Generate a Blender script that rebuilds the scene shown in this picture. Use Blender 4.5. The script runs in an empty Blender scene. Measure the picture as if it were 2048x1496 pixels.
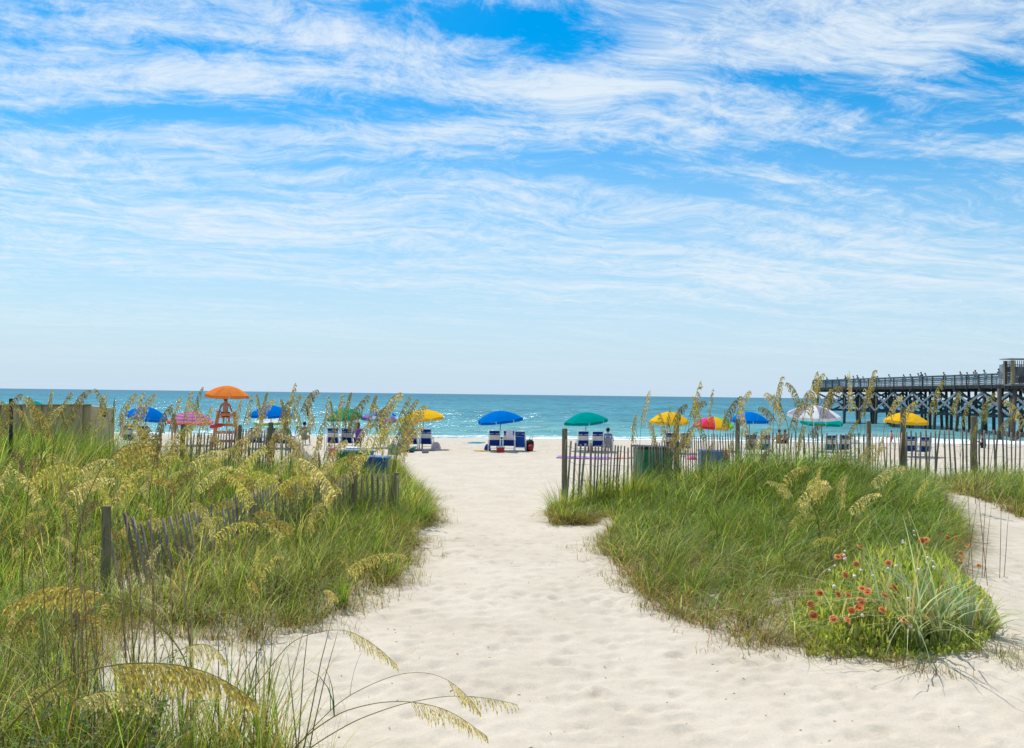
import bpy, math, random
import numpy as np
from mathutils import Vector, Matrix
R = math.radians
C = bpy.context.scene
col = C.collection

# ------------------------------------------------------------------ camera
F = 1593.0                       # focal length in pixels of the 2048 px wide photograph
CAM = Vector((0, 0, 2.6))
PITCH = math.atan(41.2 / F)
ROLL = math.atan(0.0122)
fwd = Vector((0, math.cos(PITCH), math.sin(PITCH)))
r0 = Vector((1, 0, 0)); u0 = Vector((0, -math.sin(PITCH), math.cos(PITCH)))
right = r0 * math.cos(ROLL) + u0 * math.sin(ROLL)
up = u0 * math.cos(ROLL) - r0 * math.sin(ROLL)
cam_d = bpy.data.cameras.new('camera'); cam = bpy.data.objects.new('camera', cam_d); col.objects.link(cam)
cam.matrix_world = Matrix(((right.x, up.x, -fwd.x, CAM.x), (right.y, up.y, -fwd.y, CAM.y), (right.z, up.z, -fwd.z, CAM.z), (0, 0, 0, 1)))
cam_d.sensor_width = 36.0; cam_d.lens = F / 2048 * 36; cam_d.clip_start = 0.05; cam_d.clip_end = 90000
C.camera = cam

# ------------------------------------------------------------------ light
SUN_EL, SUN_AZ = 60.0, -24.0     # azimuth from +Y towards +X
sd = bpy.data.lights.new('sun', 'SUN'); so = bpy.data.objects.new('sun', sd); col.objects.link(so)
sd.energy = 4.6; sd.angle = R(0.53); sd.color = (1.0, 0.955, 0.89)
sun_vec = Vector((math.sin(R(SUN_AZ)) * math.cos(R(SUN_EL)), math.cos(R(SUN_AZ)) * math.cos(R(SUN_EL)), math.sin(R(SUN_EL))))
so.rotation_euler = (-sun_vec).to_track_quat('-Z', 'Y').to_euler()
C.view_settings.view_transform = 'Standard'; C.view_settings.look = 'None'
C.view_settings.gamma = 1.0; C.view_settings.exposure = 0.0
C.view_settings.use_curve_mapping = False

class NT:
    """small node helper"""
    def __init__(s, tree): s.t = tree; s.n = tree.nodes; s.l = tree.links
    def node(s, typ, **kw):
        n = s.n.new(typ)
        for k, v in kw.items():
            if k.startswith('_'): setattr(n, k[1:], v)
        return n
    def put(s, sock, v):
        if isinstance(v, bpy.types.NodeSocket): s.l.new(v, sock)
        elif v is not None: sock.default_value = v
    def m(s, op, a, b=None, c=None, clamp=False):
        n = s.n.new('ShaderNodeMath'); n.operation = op; n.use_clamp = clamp
        s.put(n.inputs[0], a)
        if b is not None: s.put(n.inputs[1], b)
        if c is not None: s.put(n.inputs[2], c)
        return n.outputs[0]
    def ramp(s, x, a, b, lo=0.0, hi=1.0, smooth=True):
        n = s.n.new('ShaderNodeMapRange'); n.interpolation_type = 'SMOOTHSTEP' if smooth else 'LINEAR'
        s.put(n.inputs[0], x); n.inputs[1].default_value = a; n.inputs[2].default_value = b
        n.inputs[3].default_value = lo; n.inputs[4].default_value = hi
        return n.outputs[0]
    def comb(s, x, y, z=0.0):
        n = s.n.new('ShaderNodeCombineXYZ'); s.put(n.inputs[0], x); s.put(n.inputs[1], y); s.put(n.inputs[2], z); return n.outputs[0]
    def noise(s, vec, scale, detail=4, rough=.5, dist=0.0):
        n = s.n.new('ShaderNodeTexNoise')
        if vec is not None: s.put(n.inputs['Vector'], vec)
        n.inputs['Scale'].default_value = scale; n.inputs['Detail'].default_value = detail
        n.inputs['Roughness'].default_value = rough; n.inputs['Distortion'].default_value = dist
        return n.outputs['Fac']
    def mix(s, f, a, b, mode='MIX'):
        n = s.n.new('ShaderNodeMix'); n.data_type = 'RGBA'; n.blend_type = mode
        s.put(n.inputs[0], f)
        for i, v in ((6, a), (7, b)):
            if isinstance(v, tuple): v = v if len(v) == 4 else (*v, 1)
            s.put(n.inputs[i], v)
        return n.outputs[2]

w = bpy.data.worlds.new('World'); C.world = w; w.use_nodes = True
w.node_tree.nodes.clear()
W_ = NT(w.node_tree)
sky = W_.node('ShaderNodeTexSky', _sky_type='NISHITA', _sun_disc=False)
sky.sun_elevation = R(SUN_EL); sky.sun_rotation = R(SUN_AZ)
sky.air_density = 1.0; sky.dust_density = 0.6; sky.ozone_density = 1.6
tc = W_.node('ShaderNodeTexCoord')
sep = W_.node('ShaderNodeSeparateXYZ'); W_.l.new(tc.outputs['Generated'], sep.inputs[0])
X, Y, Z = sep.outputs
zc = W_.m('MAXIMUM', Z, 0.0)
den = W_.m('ADD', zc, 0.09)
pu = W_.m('DIVIDE', X, den); pv = W_.m('DIVIDE', Y, den)      # where the ray meets the cloud sheet
ymax = W_.m('MAXIMUM', Y, 0.25)
A = W_.m('DIVIDE', X, ymax); E = W_.m('DIVIDE', Z, ymax)
P = W_.comb(pu, pv)
warp = W_.noise(P, 0.9, 3, .55)
warp2 = W_.noise(W_.comb(pv, pu, 3.0), 0.8, 3, .55)
wu = W_.m('ADD', pu, W_.m('MULTIPLY', W_.m('SUBTRACT', warp, .5), 1.1))
wv = W_.m('ADD', pv, W_.m('MULTIPLY', W_.m('SUBTRACT', warp2, .5), .8))
ca, sa = math.cos(R(-16)), math.sin(R(-16))
ru = W_.m('ADD', W_.m('MULTIPLY', wu, ca), W_.m('MULTIPLY', wv, -sa))
rv = W_.m('ADD', W_.m('MULTIPLY', wu, sa), W_.m('MULTIPLY', wv, ca))
n_big = W_.noise(W_.comb(W_.m('MULTIPLY', ru, .55), rv, 1.0), 1.1, 6, .55, .0)
n_str = W_.noise(W_.comb(W_.m('MULTIPLY', ru, .26), W_.m('MULTIPLY', rv, 1.5), 5.0), 3.1, 10, .66, .1)
n_fin = W_.noise(W_.comb(W_.m('MULTIPLY', ru, .9), W_.m('MULTIPLY', rv, 1.1), 9.0), 9.0, 10, .76, .2)
dens = W_.m('ADD', W_.m('ADD', W_.m('MULTIPLY', n_big, .65), W_.m('MULTIPLY', n_str, 1.25)), W_.m('MULTIPLY', n_fin, 1.15))
blobs = [  # centre px, py, radii, strength: cloud banks (+) and blue openings (-) of this sky
 (150,70,260,85,.30),(480,175,190,32,.30),(640,70,200,50,.18),(860,85,130,30,.20),(100,188,130,26,.30),(1110,175,150,50,.28),(960,255,230,26,.26),
 (470,262,150,22,.2),(230,325,260,42,.30),(1330,110,130,50,.26),(1560,90,330,60,.22),(1700,60,250,70,.12),(1980,300,130,30,.30),
 (1500,240,280,26,.12),(420,470,420,60,.12),(1650,520,500,110,.14),(1250,470,500,60,.08),
 (1000,35,190,38,-.52),(1130,85,90,30,-.4),(120,125,160,10,-.3),(330,213,270,20,-.42),(70,248,140,22,-.38),(560,232,250,16,-.28),(950,205,160,18,-.22),
 (1360,192,90,24,-.34),(1660,150,190,16,-.34),(1480,235,120,16,-.2),(2010,140,90,48,-.55),(2010,250,90,14,-.4),(1620,318,230,34,-.38),(1260,312,120,10,-.3),
 (60,228,220,14,-.2),(560,380,330,14,-.2),(1990,505,90,14,-.2),(200,560,500,30,-.08),(900,640,1400,60,-.1)]
for bx_, by_, brx, bry, bs in blobs:
    a0 = (bx_ - 1024) / F; e0 = (789.3 + .0122 * (bx_ - 1024) - by_) / F
    dx = W_.m('MULTIPLY', W_.m('SUBTRACT', A, a0), F / brx); dy = W_.m('MULTIPLY', W_.m('SUBTRACT', E, e0), F / bry)
    q = W_.m('ADD', W_.m('MULTIPLY', dx, dx), W_.m('MULTIPLY', dy, dy))
    g = W_.m('DIVIDE', bs * .60, W_.m('ADD', W_.m('MULTIPLY', q, W_.m('MULTIPLY_ADD', q, .45, 1.0)), 1.0))
    dens = W_.m('ADD', dens, g)
cl = W_.ramp(dens, 1.29, 1.98)
lowfade = W_.ramp(E, 0.0, 0.17, 0.10, 1.0)
cl = W_.m('MULTIPLY', W_.m('MULTIPLY', cl, lowfade), 0.93)
hs = W_.node('ShaderNodeHueSaturation'); hs.inputs['Saturation'].default_value = 1.75; hs.inputs['Hue'].default_value = 0.487
W_.l.new(sky.outputs[0], hs.inputs['Color'])
skyc = W_.mix(W_.ramp(E, -0.05, 0.46, 1.0, 0.0), W_.mix(1.0, hs.outputs[0], (.75, .96, 1.0), 'MULTIPLY'), (3.85, 4.9, 5.9))
final = W_.mix(cl, skyc, (5.35, 5.95, 6.45))
bg = W_.node('ShaderNodeBackground'); W_.l.new(final, bg.inputs[0]); bg.inputs[1].default_value = 0.15
wo = W_.node('ShaderNodeOutputWorld'); W_.l.new(bg.outputs[0], wo.inputs[0])

# ------------------------------------------------------------------ numpy noise and helpers
rng = np.random.default_rng(7)
_tab = np.random.default_rng(3).random((256, 256))
def vnoise(x, y):
    xi = np.floor(x).astype(int); yi = np.floor(y).astype(int)
    fx = x - xi; fy = y - yi; fx = fx * fx * (3 - 2 * fx); fy = fy * fy * (3 - 2 * fy)
    a = _tab[xi & 255, yi & 255]; b = _tab[(xi + 1) & 255, yi & 255]; c = _tab[xi & 255, (yi + 1) & 255]; d = _tab[(xi + 1) & 255, (yi + 1) & 255]
    return (a * (1 - fx) + b * fx) * (1 - fy) + (c * (1 - fx) + d * fx) * fy - .5
def fbm(x, y, o=4, g=.5):
    s = 0; a = 1
    for i in range(o):
        s = s + a * vnoise(x * 2 ** i + 17.3 * i, y * 2 ** i + 5.1 * i); a *= g
    return s
_DX0, _DY0, _DS = -9.0, 2.4, .04
_dent = np.zeros((700, 620))      # trodden dimples, rows are y
_dr = np.random.default_rng(11)
for _i in range(20000):
    cx_ = _dr.uniform(-8.2, 15.2); cy_ = 2.9 + _dr.random() ** 1.3 * 26
    a_ = _dr.uniform(.035, .09); b_ = a_ * _dr.uniform(.45, .8); th_ = _dr.normal(1.45, .5); dp = _dr.uniform(.008, .027)
    i0 = int((cx_ - _DX0) / _DS); j0 = int((cy_ - _DY0) / _DS); r_ = 10
    if i0 < r_ or j0 < r_ or i0 > 619 - r_ or j0 > 699 - r_: continue
    jj, ii = np.mgrid[j0 - r_:j0 + r_ + 1, i0 - r_:i0 + r_ + 1]
    dx_ = ii * _DS + _DX0 - cx_; dy_ = jj * _DS + _DY0 - cy_
    u_ = (dx_ * math.cos(th_) + dy_ * math.sin(th_)) / a_; v_ = (-dx_ * math.sin(th_) + dy_ * math.cos(th_)) / b_
    q_ = u_ * u_ + v_ * v_
    _dent[j0 - r_:j0 + r_ + 1, i0 - r_:i0 + r_ + 1] += dp * (-np.exp(-q_ ** 1.5) + .5 * np.exp(-(np.sqrt(q_) - 1.45) ** 2 * 5))
def dents(x, y):
    fx = np.clip((x - _DX0) / _DS, 0, 618.9); fy = np.clip((y - _DY0) / _DS, 0, 698.9); i = fx.astype(int); j = fy.astype(int); fx = fx - i; fy = fy - j
    return (_dent[j, i] * (1 - fx) + _dent[j, i + 1] * fx) * (1 - fy) + (_dent[j + 1, i] * (1 - fx) + _dent[j + 1, i + 1] * fx) * fy
def gz(x, y, fine=True):
    """height of the sand at world x, y"""
    x = np.asarray(x, float); y = np.asarray(y, float)
    z = np.interp(y, [-30, 0, 6, 12, 18, 25, 33, 44, 62, 90, 300, 60000], [.75, .62, .58, .44, .32, .12, 0, -.1, -.8, -1.9, -8, -60])
    for cx, cy, sx, sy, h in ((-5, 11.5, 3.0, 4.5, .20), (-5.5, 15.5, 2.4, 2.2, .20), (-11, 16, 4, 3.2, .50), (4.6, 12.0, 2.4, 3.8, .22), (5.6, 15.6, 2.6, 2.0, .50), (3.8, 7.8, 1.1, 1.3, .10), (11, 17.5, 3.5, 2.6, .35), (-1.8, 4.0, 1.2, 1.0, .06)):
        z = z + h * np.exp(-((x - cx) / sx) ** 2 - ((y - cy) / sy) ** 2)
    near = np.clip((60 - y) / 30, 0, 1) * (y > -25)
    z = z + .16 * fbm(x * .22, y * .22, 2) * near
    if fine:
        k = np.clip((56 - y) / 20, .0, 1)
        wx = x + .35 * fbm(x * 1.1, y * 1.1, 2); wy = y + .35 * fbm(x * 1.1 + 31, y * 1.1 + 9, 2)
        n1 = fbm(wx * 2.4, wy * 2.9, 3, .5)
        z = z + k * (.016 * n1 + .014 * fbm(x * 7, y * 8, 3)) + dents(x, y)
    return z
def Wp(px, py, D):
    d = fwd * F + right * (px - 1024) - up * (py - 748)
    return CAM + d * (D / d.y)
def G(px, py, off=0.0):
    d = fwd * F + right * (px - 1024) - up * (py - 748); d = d / d.y
    ys = np.concatenate([np.arange(1.5, 30, .02), np.arange(30, 120, .1)])
    z = CAM.z + d.z * ys; x = d.x * ys
    hit = np.nonzero(z <= gz(x, ys, False) + off)[0]
    i = hit[0] if len(hit) else len(ys) - 1
    return Vector((x[i], ys[i], float(gz(x[i], ys[i]))))
def gxy(x, y): return Vector((x, y, float(gz(x, y))))
def inpoly(x, y, poly):
    ins = np.zeros(len(x), bool); n = len(poly)
    for i in range(n):
        x1, y1 = poly[i]; x2, y2 = poly[(i + 1) % n]
        c = ((y1 > y) != (y2 > y)) & (x < (x2 - x1) * (y - y1) / ((y2 - y1) or 1e-9) + x1)
        ins ^= c
    return ins

def mesh_np(name, V, Q, mats, parent=None, colr=None, mi=None, smooth=False, uv=None):
    me = bpy.data.meshes.new(name)
    V = np.asarray(V, np.float32); Q = np.asarray(Q, np.int32); k = Q.shape[1]
    me.vertices.add(len(V)); me.vertices.foreach_set('co', V.ravel())
    me.loops.add(Q.size); me.loops.foreach_set('vertex_index', Q.ravel())
    me.polygons.add(len(Q)); me.polygons.foreach_set('loop_start', np.arange(0, Q.size, k, dtype=np.int32))
    for m_ in (mats if isinstance(mats, (list, tuple)) else [mats]): me.materials.append(m_)
    if mi is not None: me.polygons.foreach_set('material_index', np.asarray(mi, np.int32))
    if smooth: me.polygons.foreach_set('use_smooth', np.ones(len(Q), bool))
    if colr is not None:
        at = me.color_attributes.new('Col', 'FLOAT_COLOR', 'POINT')
        c4 = np.ones((len(V), 4), np.float32); c4[:, :3] = colr; at.data.foreach_set('color', c4.ravel())
    me.update(calc_edges=True); me.validate()
    o = bpy.data.objects.new(name, me); col.objects.link(o)
    if parent: o.parent = parent
    return o

class MB:
    """collects boxes, tubes, sheets; each face list keeps a material index; build() links ONE mesh object"""
    def __init__(s): s.v = []; s.f = []; s.i = []
    def add(s, vs, fs, mi=0):
        b = len(s.v); s.v += [tuple(v) for v in vs]; s.f += [tuple(b + k for k in f) for f in fs]; s.i += [mi] * len(fs); return s
    def box(s, c, d, rot=None, mi=0, taper=1.0):
        c = Vector(c); vs = []
        for sz in (-1, 1):
            t = taper if sz > 0 else 1
            for sx, sy in ((-1, -1), (1, -1), (1, 1), (-1, 1)):
                p = Vector((sx * d[0] / 2 * t, sy * d[1] / 2 * t, sz * d[2] / 2))
                if rot is not None: p = rot @ p
                vs.append(c + p)
        return s.add(vs, [(3, 2, 1, 0), (4, 5, 6, 7), (0, 1, 5, 4), (1, 2, 6, 5), (2, 3, 7, 6), (3, 0, 4, 7)], mi)
    def beam(s, a, b, w_, h_, mi=0, ref=(0, 0, 1)):
        a = Vector(a); b = Vector(b); d = (b - a); L = d.length; d.normalize()
        r = Vector(ref)
        if abs(d.dot(r)) > .98: r = Vector((0, 1, 0))
        x = d.cross(r).normalized(); z = x.cross(d).normalized(); vs = []
        for p in (a, b):
            for sx, sz in ((-1, -1), (1, -1), (1, 1), (-1, 1)): vs.append(p + x * sx * w_ / 2 + z * sz * h_ / 2)
        return s.add(vs, [(0, 1, 2, 3), (7, 6, 5, 4), (4, 5, 1, 0), (5, 6, 2, 1), (6, 7, 3, 2), (7, 4, 0, 3)], mi)
    def tube(s, pts, rad, n=8, mi=0, cap=True):
        pts = [Vector(p) for p in pts]; rad = rad if isinstance(rad, (list, tuple)) else [rad] * len(pts)
        vs = []; x = None
        for i, p in enumerate(pts):
            d = (pts[min(i + 1, len(pts) - 1)] - pts[max(i - 1, 0)]).normalized()
            if x is None:
                x = d.cross(Vector((0, 0, 1)) if abs(d.z) < .9 else Vector((0, 1, 0))).normalized()
            x = (x - d * x.dot(d)).normalized(); y = d.cross(x)
            for k in range(n):
                a = 2 * math.pi * k / n; vs.append(p + (x * math.cos(a) + y * math.sin(a)) * rad[i])
        fs = [(i * n + k, i * n + (k + 1) % n, (i + 1) * n + (k + 1) % n, (i + 1) * n + k) for i in range(len(pts) - 1) for k in range(n)]
        if cap: fs += [tuple(range(n))[::-1], tuple(range((len(pts) - 1) * n, len(pts) * n))]
        return s.add(vs, fs, mi)
    def build(s, name, mats, parent=None, smooth=False, bevel=0):
        me = bpy.data.meshes.new(name); me.from_pydata([tuple(v) for v in s.v], [], s.f)
        for m_ in (mats if isinstance(mats, (list, tuple)) else [mats]): me.materials.append(m_)
        me.polygons.foreach_set('material_index', s.i)
        if smooth: me.polygons.foreach_set('use_smooth', [True] * len(s.f))
        me.update()
        o = bpy.data.objects.new(name, me); col.objects.link(o)
        if parent: o.parent = parent
        if bevel:
            b = o.modifiers.new('bevel', 'BEVEL'); b.width = bevel; b.segments = 2; b.limit_method = 'ANGLE'
        return o

def tag(o, label=None, cat=None, group=None, kind=None):
    for k, v in (('label', label), ('category', cat), ('group', group), ('kind', kind)):
        if v: o[k] = v
    return o
def thing(name, label, cat, loc=(0, 0, 0), rz=0, group=None):
    o = bpy.data.objects.new(name, None); col.objects.link(o); o.empty_display_size = .2
    o.location = loc; o.rotation_euler = (0, 0, rz)
    return tag(o, label, cat, group)
def copy_tree(o, parent=None):
    c = o.copy(); col.objects.link(c)
    if parent: c.parent = parent
    for ch in [k for k in o.children]: copy_tree(ch, c)
    return c

# ------------------------------------------------------------------ materials
def newmat(name):
    m_ = bpy.data.materials.new(name); m_.use_nodes = True; m_.node_tree.nodes.clear()
    n = NT(m_.node_tree); out = n.node('ShaderNodeOutputMaterial'); return m_, n, out
def mat(name, c, rough=.6, var=.12, scale=8, bump=.0, trans=0.0, metallic=0, c2=None, stretch=(1, 1, 1), attr=False, spec=.3, detail=4):
    m_, n, out = newmat(name)
    tc_ = n.node('ShaderNodeTexCoord'); mp = n.node('ShaderNodeMapping'); n.l.new(tc_.outputs['Object'], mp.inputs[0]); mp.inputs['Scale'].default_value = stretch
    nf = n.noise(mp.outputs[0], scale, detail, .6)
    base = tuple(c)
    if attr:
        an = n.node('ShaderNodeVertexColor'); an.layer_name = 'Col'; base = an.outputs[0]
    k1 = n.ramp(nf, .3, .7, 1 - var, 1 + var)
    cc = n.mix(1.0, base, n.comb(k1, k1, k1), 'MULTIPLY')
    if c2: cc = n.mix(n.ramp(nf, .42, .68), cc, tuple(c2))
    b = n.node('ShaderNodeBsdfPrincipled'); n.l.new(cc, b.inputs['Base Color']); b.inputs['Roughness'].default_value = rough; b.inputs['Metallic'].default_value = metallic
    b.inputs['Specular IOR Level'].default_value = spec
    if bump:
        bp = n.node('ShaderNodeBump'); bp.inputs['Strength'].default_value = bump; bp.inputs['Distance'].default_value = .02; n.l.new(nf, bp.inputs['Height']); n.l.new(bp.outputs[0], b.inputs['Normal'])
    res = b.outputs[0]
    if trans:
        t = n.node('ShaderNodeBsdfTranslucent'); n.l.new(cc, t.inputs[0]); mx = n.node('ShaderNodeMixShader'); mx.inputs[0].default_value = trans
        n.l.new(res, mx.inputs[1]); n.l.new(t.outputs[0], mx.inputs[2]); res = mx.outputs[0]
    n.l.new(res, out.inputs[0]); return m_

# sand
m_sand, n, out = newmat('sand')
tc_ = n.node('ShaderNodeNewGeometry'); pos = tc_.outputs['Position']
sp = n.node('ShaderNodeSeparateXYZ'); n.l.new(pos, sp.inputs[0])
n1 = n.noise(pos, 1.3, 5, .6); n2 = n.noise(pos, 60, 3, .7); n3 = n.noise(pos, 6.5, 4, .6)
cs = n.mix(n.ramp(n1, .3, .7), (.52, .447, .347), (.585, .507, .405))
g_ = n.ramp(n2, .25, .75, .90, 1.07, False); cs = n.mix(1.0, cs, n.comb(g_, g_, g_), 'MULTIPLY')
sx_ = n.node('ShaderNodeMapping'); sx_.inputs['Scale'].default_value = (1, 2.0, 1); n.l.new(pos, sx_.inputs[0])
wrack = n.ramp(n.noise(sx_.outputs[0], 4.5, 8, .8), .52, .60)
band = n.m('MULTIPLY', n.ramp(sp.outputs[1], 33, 38), n.ramp(sp.outputs[1], 60, 52))
cs = n.mix(n.m('MULTIPLY', wrack, n.m('MULTIPLY', band, .62)), cs, (.16, .15, .11))
wet = n.ramp(sp.outputs[1], 57.5, 61.5); cs = n.mix(n.m('MULTIPLY', wet, .75), cs, (.30, .25, .19))
b = n.node('ShaderNodeBsdfPrincipled'); n.l.new(cs, b.inputs['Base Color'])
n.put(b.inputs['Roughness'], n.ramp(sp.outputs[1], 57.5, 62, .95, .25)); b.inputs['Specular IOR Level'].default_value = .15
bp = n.node('ShaderNodeBump'); bp.inputs['Strength'].default_value = .55; bp.inputs['Distance'].default_value = .03
n.put(bp.inputs['Height'], n.m('ADD', n.m('MULTIPLY', n3, .8), n.m('MULTIPLY', n2, .10))); n.l.new(bp.outputs[0], b.inputs['Normal'])
n.l.new(b.outputs[0], out.inputs[0])

def spaced(segs):
    out_ = []
    for a, b_, st in segs: out_.append(np.arange(a, b_, st))
    return np.concatenate(out_ + [np.array([segs[-1][1]])])
def grid_mesh(name, xs, ys, zf, m_, smooth=True):
    XX, YY = np.meshgrid(xs, ys); ZZ = zf(XX, YY)
    V = np.stack([XX.ravel(), YY.ravel(), ZZ.ravel()], 1); nx = len(xs); ny = len(ys)
    i = np.arange(nx - 1)[None, :] + np.arange(ny - 1)[:, None] * nx
    Q = np.stack([i, i + 1, i + nx + 1, i + nx], -1).reshape(-1, 4)
    return mesh_np(name, V, Q, m_, smooth=smooth), XX, YY
xs = spaced([(-60000, -6000, 18000), (-6000, -600, 1800), (-600, -60, 60), (-60, -20, 1.2), (-20, -8, .3), (-8, -4, .07), (-4, 6, .045), (6, 12, .12), (12, 24, .35), (24, 60, 1.2), (60, 600, 60), (600, 6000, 1800), (6000, 60000, 18000)])
ys = spaced([(-40, 0, 2), (0, 3, .3), (3, 12, .04), (12, 22, .08), (22, 42, .2), (42, 66, .4), (66, 130, 4), (130, 1000, 145), (1000, 60000, 14750)])
sand_o, _, _ = grid_mesh('sand', xs, ys, gz, m_sand); tag(sand_o, kind='structure', label='pale trodden beach sand with soft footprints', cat=None)

# water
m_sea, n, out = newmat('sea_water')
geo = n.node('ShaderNodeNewGeometry'); pos = geo.outputs['Position']; sp = n.node('ShaderNodeSeparateXYZ'); n.l.new(pos, sp.inputs[0])
mp = n.node('ShaderNodeMapping'); mp.inputs['Scale'].default_value = (.55, 1.0, 1); n.l.new(pos, mp.inputs[0])
w1 = n.noise(mp.outputs[0], .9, 6, .62); w2 = n.noise(mp.outputs[0], .16, 6, .7); w3 = n.noise(mp.outputs[0], .02, 8, .78)
yl = n.m('LOGARITHM', n.m('MAXIMUM', sp.outputs[1], 1.0), 10.0)
cdeep = n.mix(n.ramp(yl, 1.80, 2.15), (.13, .32, .31), (.065, .235, .27))
cdeep = n.mix(n.ramp(yl, 2.15, 3.2), cdeep, (.024, .135, .195))
k = n.m('ADD', n.m('ADD', n.m('MULTIPLY', w1, .35), n.m('MULTIPLY', w2, .35)), n.m('MULTIPLY', w3, .3)); k = n.ramp(k, .38, .62, .72, 1.28)
cw = n.mix(1.0, cdeep, n.comb(k, k, k), 'MULTIPLY')
fa = n.node('ShaderNodeAttribute'); fa.attribute_name = 'foam_glint'
fn = n.noise(mp.outputs[0], 2.6, 6, .65)
foam_glint = n.m('GREATER_THAN', n.m('ADD', fa.outputs['Fac'], n.m('MULTIPLY', n.m('SUBTRACT', fn, .5), 1.5)), .52)
glint_noise = n.noise(mp.outputs[0], .9, 5, .85); fleck = n.ramp(glint_noise, .69, .715)  # sun sparkle on the waves, painted as small white specks
foam_glint = n.m('MAXIMUM', foam_glint, n.m('MULTIPLY', fleck, n.ramp(yl, 3.0, 2.2, 0.0, .8)), clamp=True)  # mask holds real surf foam plus the painted sun sparkle
cw = n.mix(foam_glint, cw, (.80, .83, .83))
df = n.node('ShaderNodeBsdfDiffuse'); n.l.new(cw, df.inputs[0])
gl = n.node('ShaderNodeBsdfGlossy'); gl.inputs['Roughness'].default_value = .16; gl.inputs[0].default_value = (.8, .93, 1, 1)
bp = n.node('ShaderNodeBump'); bp.inputs['Strength'].default_value = 1.0; bp.inputs['Distance'].default_value = .55
n.put(bp.inputs['Height'], n.m('ADD', n.m('MULTIPLY', w1, .55), n.m('MULTIPLY', w2, .6))); n.l.new(bp.outputs[0], gl.inputs['Normal']); n.l.new(bp.outputs[0], df.inputs['Normal'])
fr = n.node('ShaderNodeFresnel'); fr.inputs[0].default_value = 1.33; n.l.new(bp.outputs[0], fr.inputs['Normal'])
fac = n.m('MULTIPLY', n.m('MINIMUM', fr.outputs[0], .20), n.m('SUBTRACT', 1.0, foam_glint))
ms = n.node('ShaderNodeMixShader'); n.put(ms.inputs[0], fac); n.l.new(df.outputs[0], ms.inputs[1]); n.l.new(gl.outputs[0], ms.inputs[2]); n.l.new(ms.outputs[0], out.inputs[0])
SEA = -.8
def crest(x, y, yc, wdt, amp, fx, seed):
    yy = yc + 1.6 * np.sin(x * .05 + seed) + 1.2 * vnoise(x * .12 + seed * 7, seed + 0 * x)
    env = np.clip(vnoise(x * fx + seed * 13, seed * 3 + 0 * x) * 3.0 + .35, 0, 1)
    t = (y - yy) / wdt
    return amp * env * np.exp(-t * t * np.where(t < 0, 2.2, .6)), env, t
CR = ((66.5, 1.0, .20, .10, 1), (73, 1.3, .26, .09, 2), (84, 1.6, .28, .07, 3), (99, 2.0, .28, .05, 5), (122, 3, .3, .04, 6))
def sea_z(x, y):
    z = SEA + 0 * x
    for yc, wdt, amp, fx, sd_ in CR: z = z + crest(x, y, yc, wdt, amp, fx, sd_)[0]
    fade = np.clip((1600 - y) / 900, 0, 1) * np.clip((y - 61) / 22, .12, 1) * np.clip((460 - np.abs(x)) / 100, 0, 1)
    r_ = np.random.default_rng(9); h = 0
    for i in range(26):
        lam = 2.2 * (8.0 ** (i / 25)); a_ = r_.normal(-1.57, .55); am = .0125 * lam ** .95 * r_.uniform(.7, 1.3)
        ph = (x * math.cos(a_) + y * math.sin(a_)) * 2 * math.pi / lam + r_.uniform(0, 6.28) + 1.5 * vnoise(x * .05 + i, y * .03)
        h = h + am * (np.abs(np.sin(ph / 2)) * -2 + 1.2)
    return z + h * fade * (.75 + .9 * vnoise(x * .021, y * .017)) * .62
wx = spaced([(-60000, -6000, 18000), (-6000, -600, 1800), (-600, -420, 20), (-420, -140, 3), (-140, 140, .8), (140, 420, 3), (420, 600, 20), (600, 6000, 1800), (6000, 60000, 18000)])
wy = spaced([(54, 130, .3), (130, 240, .5), (240, 500, 1.0), (500, 1600, 5), (1600, 9000, 925), (9000, 80000, 8875)])
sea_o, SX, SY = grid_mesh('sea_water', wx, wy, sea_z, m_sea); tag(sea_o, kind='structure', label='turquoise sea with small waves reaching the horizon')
fo = np.zeros(SX.size)
x_ = SX.ravel(); y_ = SY.ravel()
for i_, (yc, wdt, amp, fx, sd_) in enumerate(CR):
    _, env, t = crest(x_, y_, yc, wdt, amp, fx, sd_)
    fo = np.maximum(fo, np.clip((env - .80) * 2.2, 0, 1) * np.exp(-((t + .7) / .75) ** 2) * (.9, .8, .5, .3, .2)[i_])
sh = 62.2 + .8 * np.sin(x_ * .07) + 1.2 * vnoise(x_ * .2, 0 * x_ + 4)
fo = np.maximum(fo, 1.0 * np.exp(-((y_ - sh) / 1.3) ** 2)); fo = np.maximum(fo, .55 * np.exp(-((y_ - sh - 3) / 2.2) ** 2))
fo = np.maximum(fo, np.clip((x_ - 22) / 8, 0, 1) * .85 * np.exp(-((y_ - 66) / 3.5) ** 2))
at = sea_o.data.attributes.new('foam_glint', 'FLOAT', 'POINT'); at.data.foreach_set('value', fo.astype(np.float32))

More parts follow.
